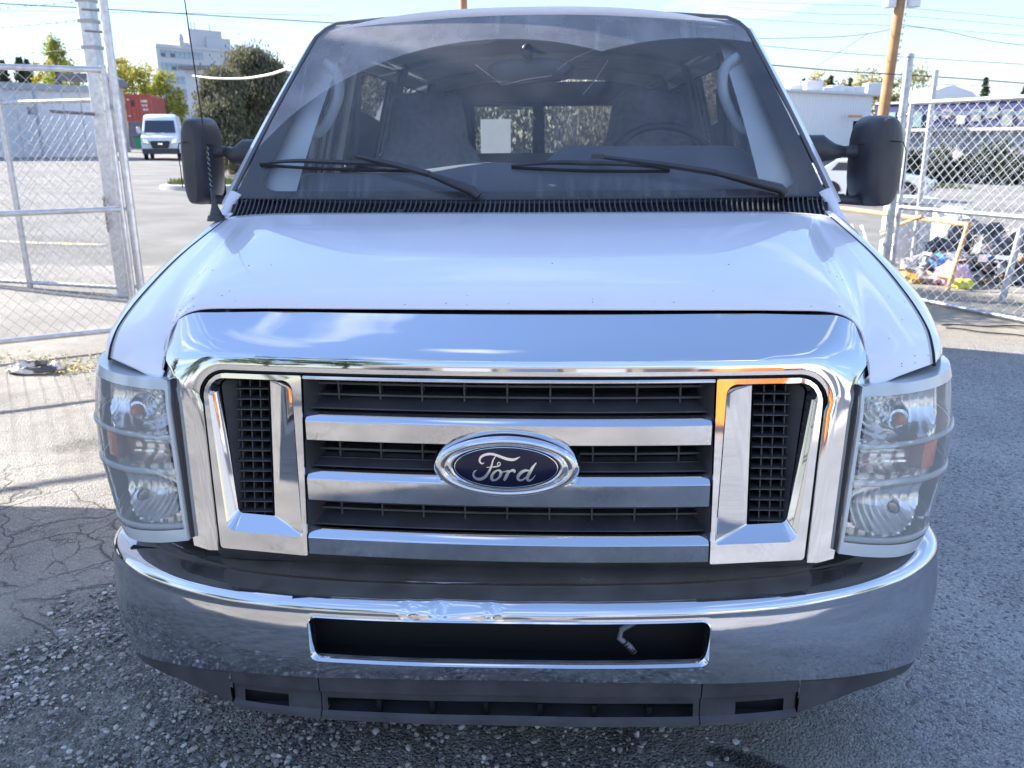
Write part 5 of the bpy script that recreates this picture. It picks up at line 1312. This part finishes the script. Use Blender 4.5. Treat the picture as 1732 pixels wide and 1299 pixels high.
# ---- shipping containers
def container(pa, pb, z0, colr, name, label, logo=False):
    """pa, pb: ends of the door face"""
    pa, pb = Vector(pa), Vector(pb); u = (pb - pa); u.z = 0; wdt = u.length; u.normalize(); n_ = Vector((u.y, -u.x, 0)); R_ = Matrix((u, -n_, Vector((0, 0, 1)))).transposed()
    e = empty(name, (pa.x, pa.y, z0), label, 'container'); cm = mat(name + '_paint' + str(z0), colr, .6, var=.12, vscale=2); dm = mat('dkc' + str(z0), tuple(c * .5 for c in colr), .7)
    def P_(x, y, z): return Vector((pa.x, pa.y, z0)) + u * x - n_ * y + up(z)
    onto(e, 'body', MB().box(P_(wdt / 2, 3.2, 1.3), (wdt, 6.2, 2.5), R_), cm)
    for k in range(22): onto(e, 'side_rib', MB().box(P_(wdt + .0, .4 + k * .28, 1.3), (.07, .13, 2.3), R_), cm)
    for x in (.05, wdt - .05): onto(e, 'corner_post', MB().box(P_(x, .05, 1.3), (.12, .16, 2.6), R_), cm)
    for z in (.06, 2.54): onto(e, 'end_rail', MB().box(P_(wdt / 2, .05, z), (wdt, .17, .13), R_), cm)
    for k in range(2):
        dr = onto(e, 'door', MB().box(P_(wdt * (.27 + .46 * k), .06, 1.3), (wdt * .44, .08, 2.34), R_), cm)
        for j in (.15, .33): onto(dr, 'lock_rod', pipe(P_(wdt * (.05 + .46 * k + j), -.02, .15), P_(wdt * (.05 + .46 * k + j), -.02, 2.45), .022, 6), cm)
    if logo:
        onto(e, 'vent_opening', MB().box(P_(wdt * .27, -.0, 1.75), (.32, .05, .62), R_), mat('ventdark', (.09, .05, .05), .8))
        mk = MB()
        for r_, x0_, x1_ in ((1.95, .60, .86), (1.55, .62, .72), (1.55, .76, .84), (1.15, .64, .74), (1.15, .77, .86)): mk.box(P_(wdt * (x0_ + x1_) / 2, -.005, r_), (wdt * (x1_ - x0_), .03, .22), R_)
        for z_, x_ in ((.55, .1), (2.1, .12)): mk.box(P_(wdt * x_, -.005, z_), (.2, .03, .12), R_)
        onto(e, 'white_lettering', mk, mat('wlet', (.72, .62, .6), .7), kind='stuff')
    return e
a = at(216, 205, 84); b = at(253, 205, 84.5); s_ = (b - a).length; zg = gz(a.x, a.y)
container(a, a + (b - a).normalized() * 2.44, at(216, 206, 84).z, (.42, .085, .065), 'shipping_container', 'red shipping container stacked on a grey one', True)
container(a, a + (b - a).normalized() * 2.44, at(216, 206, 84).z - 2.62, (.17, .16, .20), 'shipping_container', 'grey shipping container under the red one')
q = at(238, 237, 66); dz = at(238, 249, 66).z
dm_ = empty('dumpster', (q.x, q.y, dz), 'small green dumpster left of the parked white cargo van', 'dumpster'); gr_ = mat('green_paint', (.02, .22, .09), .5)
onto(dm_, 'bin', MB().rings([[(q.x + x * k, q.y + y, dz + z) for x, y in ((-.55, 0), (.55, 0), (.55, 1.4), (-.55, 1.4))] for k, z in ((.85, 0), (1, .75))]), gr_); onto(dm_, 'lid', MB().box((q.x, q.y + .7, dz + .80), (1.2, 1.5, .08)), mat('lid', (.03, .1, .05), .6))

# ---- vehicles
def vehicle(org, ang, name, label, cat, L_, Wd, prof, glass_z, colr, nose, dark_bumper=True, group=None, cabin=None):
    """prof: side outline (y, z) from front to back; front faces local -Y"""
    e = empty(name, (0, 0, 0), label, cat, group); m_ = mat(name + '_paint', colr, .35, coat=.8)
    z0 = 0
    rs = []
    n = len(prof)
    for sx_, ins in ((-1, .0), (-.96, -.0), (.96, 0), (1, 0)):
        pass
    body = MB(); secs = []
    for X in (-1, -.97, -.8, 0, .8, .97, 1):
        row = []
        for y, z in prof:
            tum = 1 - .16 * max(0, (z - glass_z)) / max(.2, (max(p[1] for p in prof) - glass_z)); sh = .06 * abs(X) ** 6
            zz = z - (.05 * abs(X) ** 8 if z > glass_z else 0)
            yy = y + (sh if y < L_ * .1 else -sh if y > L_ * .9 else 0) + (.10 * X * X if y < .25 else 0)
            row.append((X * Wd / 2 * tum, yy, zz))
        secs.append(row)
    body.rings(secs); bo = body.build('body', m_, e, 40)
    return e, m_, bo
def addwheels(e, Wd, R, ys_, wd=.2):
    for sx_ in (-1, 1):
        for y in ys_:
            t = MB().rings([[(sx_ * (Wd / 2 - wd / 2 + .01) + o * wd, y + R * r * math.cos(a), R + R * r * math.sin(a)) for a in np.linspace(0, 2 * PI, 22, False)] for r, o in ((.6, -.5), (.95, -.47), (1, -.3), (1, .3), (.95, .47), (.6, .5))], caps=True)
            w_ = t.build('wheel', tyrem, e, 40); MB().rings([[(sx_ * (Wd / 2 + .012), y + R * .6 * r * math.cos(a), R + R * .6 * r * math.sin(a)) for a in np.linspace(0, 2 * PI, 16, False)] for r in (1, .2)], caps=True).build('rim', rimm, w_, 40)
glsm = mat('car_glass', (.03, .04, .05), .08, spec=.8)
# white high-roof cargo van, facing the camera
q = at(274, 270, 46.5)
e, m_, bo = vehicle(None, 0, 'cargo_van', 'white high-roof cargo van with dark grille, parked in the distance at left', 'van', 5.6, 2.0, [(.05, .35), (0, .55), (.02, 1.05), (.12, 1.22), (.75, 1.42), (1.45, 2.25), (1.75, 2.46), (2.2, 2.52), (5.5, 2.50), (5.6, 2.3), (5.6, .4), (4.9, .35)], 1.35, (.78, .78, .78), 0)
def loc(mb, nm, mt, par, **k): return mb.build(nm, mt, par, 40, **k)
loc(MB().grid([[(x * (.84 - .07 * t), .80 + t * .57 - .05, 1.48 + t * .67) for x in np.linspace(-1, 1, 9)] for t in np.linspace(0, 1, 4)]), 'windshield', glsm, e)
loc(MB().rings([[(x, y, z) for x, z in rpoly([(-.42, .62), (.42, .62), (.55, 1.02), (-.55, 1.02)], [.08] * 4, 4)] for y in (.03, -.04)]), 'grille', mat('vgr', (.02, .02, .025), .4), e)
loc(MB().box((0, -.045, .86), (.24, .02, .09)), 'emblem', chrome, e)
loc(MB().rings([[(x, y, z) for x, z in rpoly([(-.97, .30), (.97, .30), (.99, .60), (-.99, .60)], [.06] * 4, 3)] for y in (.25, -.06)]), 'front_bumper', greyp, e)
for sx_ in (-1, 1):
    loc(MB().rings([[(sx_ * x, y, z) for x, z in ((.58, .86), (.88, .92), (.92, 1.18), (.64, 1.08))] for y in (.08, .0)]), 'headlight', reflm, e)
    loc(MB().ell((sx_ * 1.14, .95, 1.62), (.10, .10, .19), 12, 8, .6).tube([(sx_ * .92, 1.0, 1.52), (sx_ * 1.1, .97, 1.5)], .04, 6), 'door_mirror', mat('wm', (.6, .6, .6), .4), e)
addwheels(e, 1.96, .35, (.95, 4.5)); e.location = (q.x, q.y, q.z); e.rotation_euler.z = .36
# silver hatchback behind the right gate
q = spot(1578, 340)
e, m_, bo = vehicle(None, 0, 'parked_car', 'silver hatchback seen through the right gate mesh', 'car', 4.2, 1.75, [(.05, .25), (0, .45), (.05, .70), (.35, .82), (1.05, .95), (1.65, 1.38), (2.0, 1.48), (3.3, 1.46), (3.95, 1.05), (4.15, .9), (4.2, .4), (4.1, .22)], .92, (.55, .57, .60), 0)
for sx_ in (-1, 1):
    loc(MB().add([(sx_ * (.83 - .0), y, z) for y, z in ((1.35, .98), (2.25, .98), (2.25, 1.34), (1.75, 1.34))], [(0, 1, 2, 3)]).rot(Matrix.Identity(3)), 'side_window', glsm, e)
    loc(MB().add([(sx_ * (.83 - .0), y, z) for y, z in ((2.33, .98), (3.5, .98), (3.2, 1.34), (2.33, 1.34))], [(0, 1, 2, 3)]), 'side_window', glsm, e)
    loc(MB().ell((sx_ * .68, .10, .66), (.14, .10, .07), 12, 8), 'headlight', reflm, e)
    loc(MB().ell((sx_ * .93, 1.35, .99), (.08, .07, .06), 10, 6), 'door_mirror', mat('sm', (.5, .52, .55), .4), e)
    loc(MB().rings([[(sx_ * .882, yy + .37 * math.cos(a), .32 + .37 * math.sin(a)) for a in np.linspace(0, PI, 16)] for yy in (.82,)] + [[(sx_ * .882, .82 + .05 * math.cos(a), .32 + .05 * math.sin(a)) for a in np.linspace(0, PI, 16)]], closed=False), 'wheel_arch', darkp, e)
    loc(MB().rings([[(sx_ * .882, yy + .37 * math.cos(a), .32 + .37 * math.sin(a)) for a in np.linspace(0, PI, 16)] for yy in (3.4,)] + [[(sx_ * .882, 3.4 + .05 * math.cos(a), .32 + .05 * math.sin(a)) for a in np.linspace(0, PI, 16)]], closed=False), 'wheel_arch', darkp, e)
loc(MB().grid([[(x * (.76 - .10 * t), 1.09 + t * .52 + .05 * x * x, .965 + t * .40) for x in np.linspace(-1, 1, 9)] for t in np.linspace(0, 1, 4)]), 'windshield', glsm, e)
loc(MB().box((0, .03, .42), (.9, .06, .14)), 'grille', darkp, e)
addwheels(e, 1.75, .31, (.82, 3.4)); e.location = (q.x, q.y, gz(q.x, q.y)); e.rotation_euler.z = math.radians(62)
# dark car half hidden behind the left mirror
q = spot(412, 330)
e, m_, bo = vehicle(None, 0, 'parked_car', 'dark grey car almost hidden behind the left-hand mirror', 'car', 4.4, 1.8, [(.05, .25), (0, .45), (.05, .70), (.35, .85), (1.15, .98), (1.85, 1.42), (2.3, 1.46), (3.3, 1.42), (3.9, 1.08), (4.35, 1.0), (4.4, .4), (4.3, .22)], .95, (.10, .11, .13), 0)
loc(MB().grid([[(x * (.78 - .12 * t), 1.18 + t * .62 + .05 * x * x, .99 + t * .41) for x in np.linspace(-1, 1, 9)] for t in np.linspace(0, 1, 4)]), 'windshield', glsm, e)
for sx_ in (-1, 1): loc(MB().ell((sx_ * .68, .08, .66), (.17, .10, .08), 12, 8), 'headlight', reflm, e)
loc(MB().box((0, .01, .5), (1.0, .06, .2)), 'grille', darkp, e)
addwheels(e, 1.8, .32, (.85, 3.5)); e.location = (q.x + .3, q.y + .5, q.z); e.rotation_euler.z = math.radians(-35)
# distant white pickup under the right mirror
q = at(1426, 322, 34)
e, m_, bo = vehicle(None, 0, 'parked_car', 'small white car far off between the windshield and the right mirror', 'car', 4.2, 1.75, [(.05, .25), (0, .45), (.05, .75), (.35, .88), (1.05, .98), (1.65, 1.42), (2.0, 1.50), (3.6, 1.48), (4.1, 1.05), (4.2, .4), (4.1, .22)], .95, (.75, .76, .74), 0)
loc(MB().grid([[(x * (.76 - .10 * t), 1.06 + t * .52 + .05 * x * x, .99 + t * .40) for x in np.linspace(-1, 1, 9)] for t in np.linspace(0, 1, 4)]), 'windshield', glsm, e)
for sx_ in (-1, 1): loc(MB().ell((sx_ * .68, .08, .66), (.15, .10, .08), 12, 8), 'headlight', reflm, e)
addwheels(e, 1.75, .31, (.82, 3.4)); e.location = (q.x, q.y, gz(q.x, q.y)); e.rotation_euler.z = .3

# ---- kerbed island and painted line at the left
q = spot(300, 322)
isl = MB().rings([[(q.x + 1.5 * r * math.cos(a) + .8, q.y + .6 + .9 * r * math.sin(a), gz(q.x, q.y) + z) for a in np.linspace(0, 2 * PI, 28, False)] for r, z in ((1.02, -.1), (1.0, .12), (.9, .14))]); ko = isl.build('kerb_island', mat('kerb', (.45, .44, .42), .85), None); ko['kind'] = 'structure'
gi = MB()
for i in range(1500):
    a = random.uniform(0, 6.28); r = math.sqrt(random.random()); x = q.x + .8 + 1.3 * r * math.cos(a); y = q.y + .6 + .75 * r * math.sin(a); z = gz(q.x, q.y) + .13; t = random.uniform(.06, .22); b = random.uniform(-.04, .04)
    gi.add([(x - .012, y, z), (x + .012, y, z), (x + b, y + b, z + t)], [(0, 1, 2)])
gi.build('grass', islandmat('grass_blades', [(.12, .17, .04), (.25, .26, .07), (.09, .13, .03)]), None, 0, kind='stuff', merge=False, normals=False)
a, b = spot(-60, 409), spot(172, 417)
lp = MB().grid([[(a.x + (b.x - a.x) * t, a.y + (b.y - a.y) * t + w_ + .05 * nz(t * 9, w_ * 20), gz(a.x + (b.x - a.x) * t, a.y + (b.y - a.y) * t + w_) + .006) for w_ in (0, .20)] for t in np.linspace(0, 1, 40)])
lo_ = lp.build('painted_line', mat('worn_yellow', (.42, .36, .20), .8, col2=(.28, .26, .22), c2scale=5), None, 0); lo_['kind'] = 'structure'
gs = spot(1424, 312); g2 = MB()
for i in range(2500):
    x = gs.x + random.uniform(-4, 6); y = gs.y + random.uniform(-1.5, 1.5); z = gz(x, y); t = random.uniform(.08, .3); b = random.uniform(-.05, .05)
    g2.add([(x - .02, y, z), (x + .02, y, z), (x + b, y + b, z + t)], [(0, 1, 2)])
g2.build('grass', islandmat('grass_verge', [(.16, .20, .05), (.28, .28, .08), (.12, .15, .04)]), None, 0, kind='stuff', merge=False, normals=False)

# ---- right: white corrugated building
a = at(1300, 165, 52); b = at(1478, 152, 60); u = (b - a); u.z = 0; Lw = u.length; u.normalize(); dep = Vector((-u.y, u.x, 0)) * 14
za_, zb_ = a.z, b.z; zt = (za_ + zb_) / 2; zg = gz(b.x, b.y) - 1.5
cb = empty('corrugated_building', (b.x, b.y, zg + 1.5), 'sunlit white corrugated metal building with rooftop units', 'building'); cw = mat('white_corrugated', (.74, .74, .75), .5)
nseg = int(Lw / .30); rs = [[], []]
for i in range(nseg * 4):
    s_ = i / (nseg * 4) * Lw; o = .05 if i % 4 in (1, 2) else 0
    p = a + u * s_ + dep.normalized() * -o
    rs[0].append((p.x, p.y, zg)); rs[1].append((p.x, p.y, zt))
rs[0] += [(b.x + dep.x, b.y + dep.y, zg), (a.x + dep.x, a.y + dep.y, zg)]; rs[1] += [(b.x + dep.x, b.y + dep.y, zt), (a.x + dep.x, a.y + dep.y, zt)]
onto(cb, 'wall', MB().rings(rs), cw, 10)
onto(cb, 'parapet', prismwall(a - dep * .02, b - dep * .02 + u * .1, zt, zt + .14, dep * 1.02), mat('trimw', (.6, .6, .62), .6), 20)
q = at(1440, 197, 57.6); onto(cb, 'orange_sign', MB().box((q.x - dep.x * .02, q.y - dep.y * .02, q.z), (1.6, .06, .16), Matrix((u, dep.normalized(), Vector((0, 0, 1)))).transposed()), mat('orsign', (.75, .28, .08), .6))
for px, w_, h_ in ((1343, .8, .3), (1373, 1.1, .65), (1398, .8, .3), (1412, .9, .45), (1430, .8, .4), (1447, .9, .45), (1477, 1.2, .75)):
    Y = 52 + (px - 1300) / 178 * 8 + 1.5; q = at(px, 156, Y); onto(cb, 'roof_unit', MB().box((q.x, q.y, zt + h_ / 2 + .1), (w_, 1.2, h_ + .1)), mat('ru%d' % px, (.68, .68, .68), .6), bev=.05)
# shaded long building
a = at(1484, 176, 64); b = at(1800, 176, 56); u = (b - a); u.z = 0; Lw = u.length; u.normalize(); dep = Vector((-u.y, u.x, 0)) * 14; M3 = Matrix((u, dep.normalized(), Vector((0, 0, 1)))).transposed()
zt = at(1640, 172, 60).z; zg = gz(b.x, b.y) - 1.5; zbnd = at(1640, 214, 60).z
lb_ = empty('long_building', (a.x, a.y, zg + 1.5), 'long shaded building with dark blue upper band behind the right gate', 'building')
onto(lb_, 'wall', prismwall(a, b, zg, zbnd, dep), mat('lav_wall', (.44, .45, .50), .8, col2=(.36, .36, .38), c2scale=.5), 20)
onto(lb_, 'blue_band', prismwall(a - dep * .02, b - dep * .02, zbnd, zt, dep), mat('navy', (.05, .06, .16), .6), 20)
onto(lb_, 'roof_edge', prismwall(a - dep * .03, b - dep * .03, zt, zt + .15, dep * 1.03), mat('lre', (.55, .56, .6), .6), 20)
onto(lb_, 'ledge', prismwall(a - dep * .05, b - dep * .05, zbnd - .28, zbnd - .08, dep * .2), mat('ledge', (.62, .6, .55), .6), 20)
mc = [(.30, .42, .40), (.55, .35, .5), (.2, .3, .32), (.4, .4, .52), (.28, .26, .3), (.45, .47, .42)]
for i in range(15):
    s_ = 1.2 + i * .95; p = a + u * s_ - dep * .025; w_ = random.uniform(.5, .9); h_ = random.uniform(.5, 1.1)
    onto(lb_, 'painted_panel' if i < 6 else 'window', MB().box((p.x, p.y, (zt + zbnd) / 2 - .1 + .2 * math.sin(i * 2.1)), (w_, .1, h_), M3), mat('mp%d' % i, mc[i % 6] if i < 6 else (.25, .27, .26), .5))
for i in range(7):
    s_ = 1.0 + i * 2.3; p = a + u * s_ - dep * .01; onto(lb_, 'loading_door' if i % 3 == 1 else 'wall_panel', MB().box((p.x, p.y, zg + 2.7), (1.6, .12, 2.0), M3), mat('ld%d' % i, [(.50, .52, .58), (.16, .17, .20), (.46, .45, .42)][i % 3], .6))
for i, (px, w_, h_) in enumerate(((1532, 2.2, 2.6), (1575, 3.2, 3.0), (1598, 2.0, 2.2), (1648, 2.4, 2.6), (1688, 3.6, 3.2), (1715, 2.0, 2.2))):
    tree(px, (262, 250, 272, 265, 246, 268)[i], 52, h_, w_, GRN + [(.10, .10, .06)], 'dark shrub, %s in front of the long shaded building' % ['first from the left', 'large one left of centre', 'small one left of centre', 'small one right of centre', 'tallest one right of centre', 'last one on the right'][i], 'bush', 1500, .16, name='shrub', seed=70 + i, group='shrubs before the long building', cat='shrub', transl=.1)
a = at(1582, 166, 80); b = at(1655, 166, 80); tp = at(1612, 144, 80)
gb = empty('gabled_building', (a.x, a.y, gz(a.x, a.y)), 'white gabled roof rising above the shaded building', 'building')
onto(gb, 'roof', MB().rings([[(a.x, y, a.z - 1.5), (b.x, y, a.z - 1.5), (b.x, y, a.z), (b.x - .6, y, a.z + .5), (tp.x, y, tp.z), (a.x + .8, y, tp.z - .1), (a.x, y, tp.z - .4)] for y in (a.y, a.y + 8)]), mat('white_gable', (.72, .72, .74), .7), 20)
onto(gb, 'wall', MB().b2((a.x + .1, a.y + .1, gz(a.x, a.y) - 2), (b.x - .1, a.y + 7.9, a.z - 1.5)), wl)

# ---- utility poles and wires
brown = mat('pole_wood', (.40, .22, .11), .85, var=.15, vscale=3, bump=.4, bscale=15)
lo2 = at(1494, 192, 27); hi2 = at(1524, -5, 27.0)
pd = Vector(((hi2.x - lo2.x) / (hi2.z - lo2.z), 0, 1)); base = lo2 - pd * (lo2.z - gz(lo2.x, lo2.y)); topp = hi2 + pd * 2.4
up1 = empty('utility_pole', tuple(base), 'brown wooden utility pole with two white transformers on the right', 'utility pole')
onto(up1, 'pole', MB().tube([base - pd * .3, topp], [.19, .13], 14), brown)
for sx_ in (-1, 1):
    c = hi2 + Vector((sx_ * .36, -.1, -.30)); tf = onto(up1, 'transformer', MB().tube([c, c + up(.75)], .20, 16), mat('tf%d' % sx_, (.72, .72, .74), .5))
    MB().tube([c + up(.75), c + up(.95)], .05, 8).tube([c + up(.3), hi2 + up(.5)], .03, 6).build('bushing', mat('tfb%d' % sx_, (.4, .35, .33), .5), tf)
for i in range(9): onto(up1, 'insulator', MB().ell(hi2 + Vector((.17 - .010 * i, -.1, -.30 - i * .19)), (.035, .035, .045), 8, 6), mat('ins%d' % i, (.8, .8, .8), .3))
onto(up1, 'cross_arm', MB().box(topp - up(.5), (2.4, .12, .12)), brown)
lo3 = at(784, 12, 30)
up2 = empty('utility_pole', (lo3.x, lo3.y, gz(lo3.x, lo3.y)), 'utility pole whose shaft shows above the van roof', 'utility pole')
onto(up2, 'pole', MB().tube([(lo3.x, lo3.y, -.5), (lo3.x, lo3.y, lo3.z + 3)], [.16, .12], 12), brown)
onto(up2, 'cross_arm', MB().box((lo3.x, lo3.y, lo3.z + 2.6), (2.2, .12, .12)), brown)
wired = mat('wire_black', (.06, .065, .08), .6)
def wire(pts, r, label, name='overhead_wire', m=wired, cat='wire'):
    pts = [at(*p) for p in pts]; c = cr([tuple(p) for p in pts], 10)
    tag(MB().tube([Vector(p) for p in c], r, 5).build(name, m, None, 60), label, cat)
wire([(-60, 3, 26), (170, 15, 27), (370, 27, 28.5), (600, 41, 30)], .016, 'dark overhead wire crossing above the office block at upper left')
wire([(-60, 14, 30), (110, 20, 31), (300, 22, 32), (560, 26, 33)], .007, 'thin faint wire under the dark one at upper left')
wire([(1250, 105, 24), (1420, 120, 25), (1600, 131, 26), (1800, 146, 27)], .017, 'thickest dark overhead wire at right, crossing the utility pole')
wire([(1250, 74, 26), (1430, 90, 27), (1505, 95, 27), (1800, 113, 27)], .009, 'thin overhead wire above the thickest one at right')
wire([(1240, 66, 27), (1400, 63, 27), (1468, 57, 27), (1515, 48, 27)], .009, 'sagging wire rising to the utility pole from the windshield')
wire([(1515, 40, 27), (1600, 53, 27), (1680, 70, 27), (1800, 84, 27)], .009, 'wire falling right from the utility pole')
wire([(1380, 113, 27), (1468, 57, 27)], .007, 'diagonal service wire between two overhead wires at right')
wire([(1230, 30, 29), (1400, 40, 29), (1515, 44, 29), (1800, 66, 29)], .006, 'faint long wire passing behind the utility pole')
wire([(1230, 12, 29), (1400, 24, 29), (1515, 26, 29), (1800, 50, 29)], .006, 'faint upper wire passing behind the utility pole')
wire([(1230, 2, 29), (1400, 8, 29), (1515, 12, 29), (1800, 38, 29)], .006, 'faint topmost wire near the transformers')
wire([(326, 128, 28), (360, 132, 24), (410, 132.5, 20), (455, 126, 16), (494, 113, 12)], .022, 'pale sagging cable in front of the big tree', 'hanging_cable', mat('pale_cable', (.66, .64, .58), .6), 'cable')

# ---- behind the van: dry shrubs seen through its rear windows
tree(0, 0, 0, 2.15, 2.5, [(.30, .27, .20), (.20, .19, .13), (.40, .37, .28), (.12, .12, .08)], 'dry pale bush behind the van, seen through its rear windows', 'bush', 16000, .035, name='shrub', seed=90, base=(.55, 7.6, 0), cat='shrub')
tree(0, 0, 0, 2.15, 2.3, OLV, 'darker bush behind the van, left in its rear windows', 'bush', 14000, .035, name='shrub', seed=91, base=(-.85, 7.7, 0), cat='shrub')

# ---- what the chrome reflects: neighbours behind the camera, plus a shade-casting truck added at left
tb = empty('shade_truck', (-5.2, 1.4, 0), 'unseen white box truck added left of the van to shade it, mirrored in its chrome', 'truck')  # unseen truck, added to shade the hood and left foreground
tw = mat('shade_truck_box', (.75, .75, .76), .5, var=.05)
onto(tb, 'cargo_box', MB().b2((-7.3, .62, .95), (-3.2, 2.25, 4.1)), tw, bev=.03); onto(tb, 'chassis', MB().b2((-9.2, .75, .55), (-3.4, 2.0, .95)), greyp)
onto(tb, 'cab', MB().rings([[(x, y, z) for x, z in ((-7.4, .6), (-7.4, 2.4), (-8.1, 2.4), (-8.8, 1.6), (-9.4, 1.4), (-9.5, .6))] for y in (.55, 2.2)]), tw, bev=.05); onto(tb, 'cab_window', MB().b2((-8.3, .540, 1.6), (-7.7, .548, 2.2)), glsm)
for x in (-8.6, -4.6):
    for y in (.75, 2.0):
        R_ = .42; t_ = MB().rings([[(x + R_ * r * math.cos(a), y + o * .24, R_ + R_ * r * math.sin(a)) for a in np.linspace(0, 2 * PI, 28, False)] for r, o in ((.5, -.5), (.95, -.47), (1, -.3), (1, .3), (.95, .47), (.5, .5))]); onto(tb, 'wheel', t_, tyrem, 40)

bk = empty('brick_warehouse', (2, -24, 0), 'brown warehouse behind the photographer, mirrored in the grille chrome', 'building')
bkm = mat('tan_block', (.36, .31, .26), .85, var=.1); onto(bk, 'wall', MB().b2((-9, -34, -1), (8, -24, 4.6)), bkm); onto(bk, 'parapet', MB().b2((-9.1, -34.1, 4.6), (8.1, -23.9, 4.9)), conc)
for i in range(5): onto(bk, 'roller_door', MB().b2((-8 + i * 3.3, -23.98, 0), (-5.6 + i * 3.3, -23.9, 3.2)), mat('rd%d' % i, [(.08, .08, .09), (.6, .6, .6), (.12, .16, .3), (.55, .55, .55), (.1, .1, .1)][i], .5))
bk2 = empty('white_warehouse', (16, -20, 0), 'white warehouse behind the photographer to the right, mirrored in chrome', 'building')
onto(bk2, 'wall', MB().b2((12.5, -32, -1), (28, -20, 5.2)), wht); onto(bk2, 'roller_door', MB().b2((14, -19.98, 0), (17.5, -19.9, 3.4)), mat('rd9', (.15, .16, .2), .5))
container(Vector((9.0, -27, 0)), Vector((11.0, -27, 0)), .02, (.72, .24, .04), 'shipping_container', 'orange shipping container behind the photographer, mirrored in the grille')
for i, (x, y, h, w) in enumerate(((-16, -26, 9, 7), (-12.5, -30, 11, 7), (-20, -18, 8, 6), (28, -16, 9, 7), (-26, -8, 8, 6))):
    tree(0, 0, 0, h, w, YG + GRN, ['left of the brown warehouse', 'tall, behind the brown warehouse', 'on the far left', 'beyond the white warehouse', 'beside the added box truck'][i] + ', green tree mirrored in the chrome', 'round', 2200, .35, seed=110 + i, base=(x, y, 0))
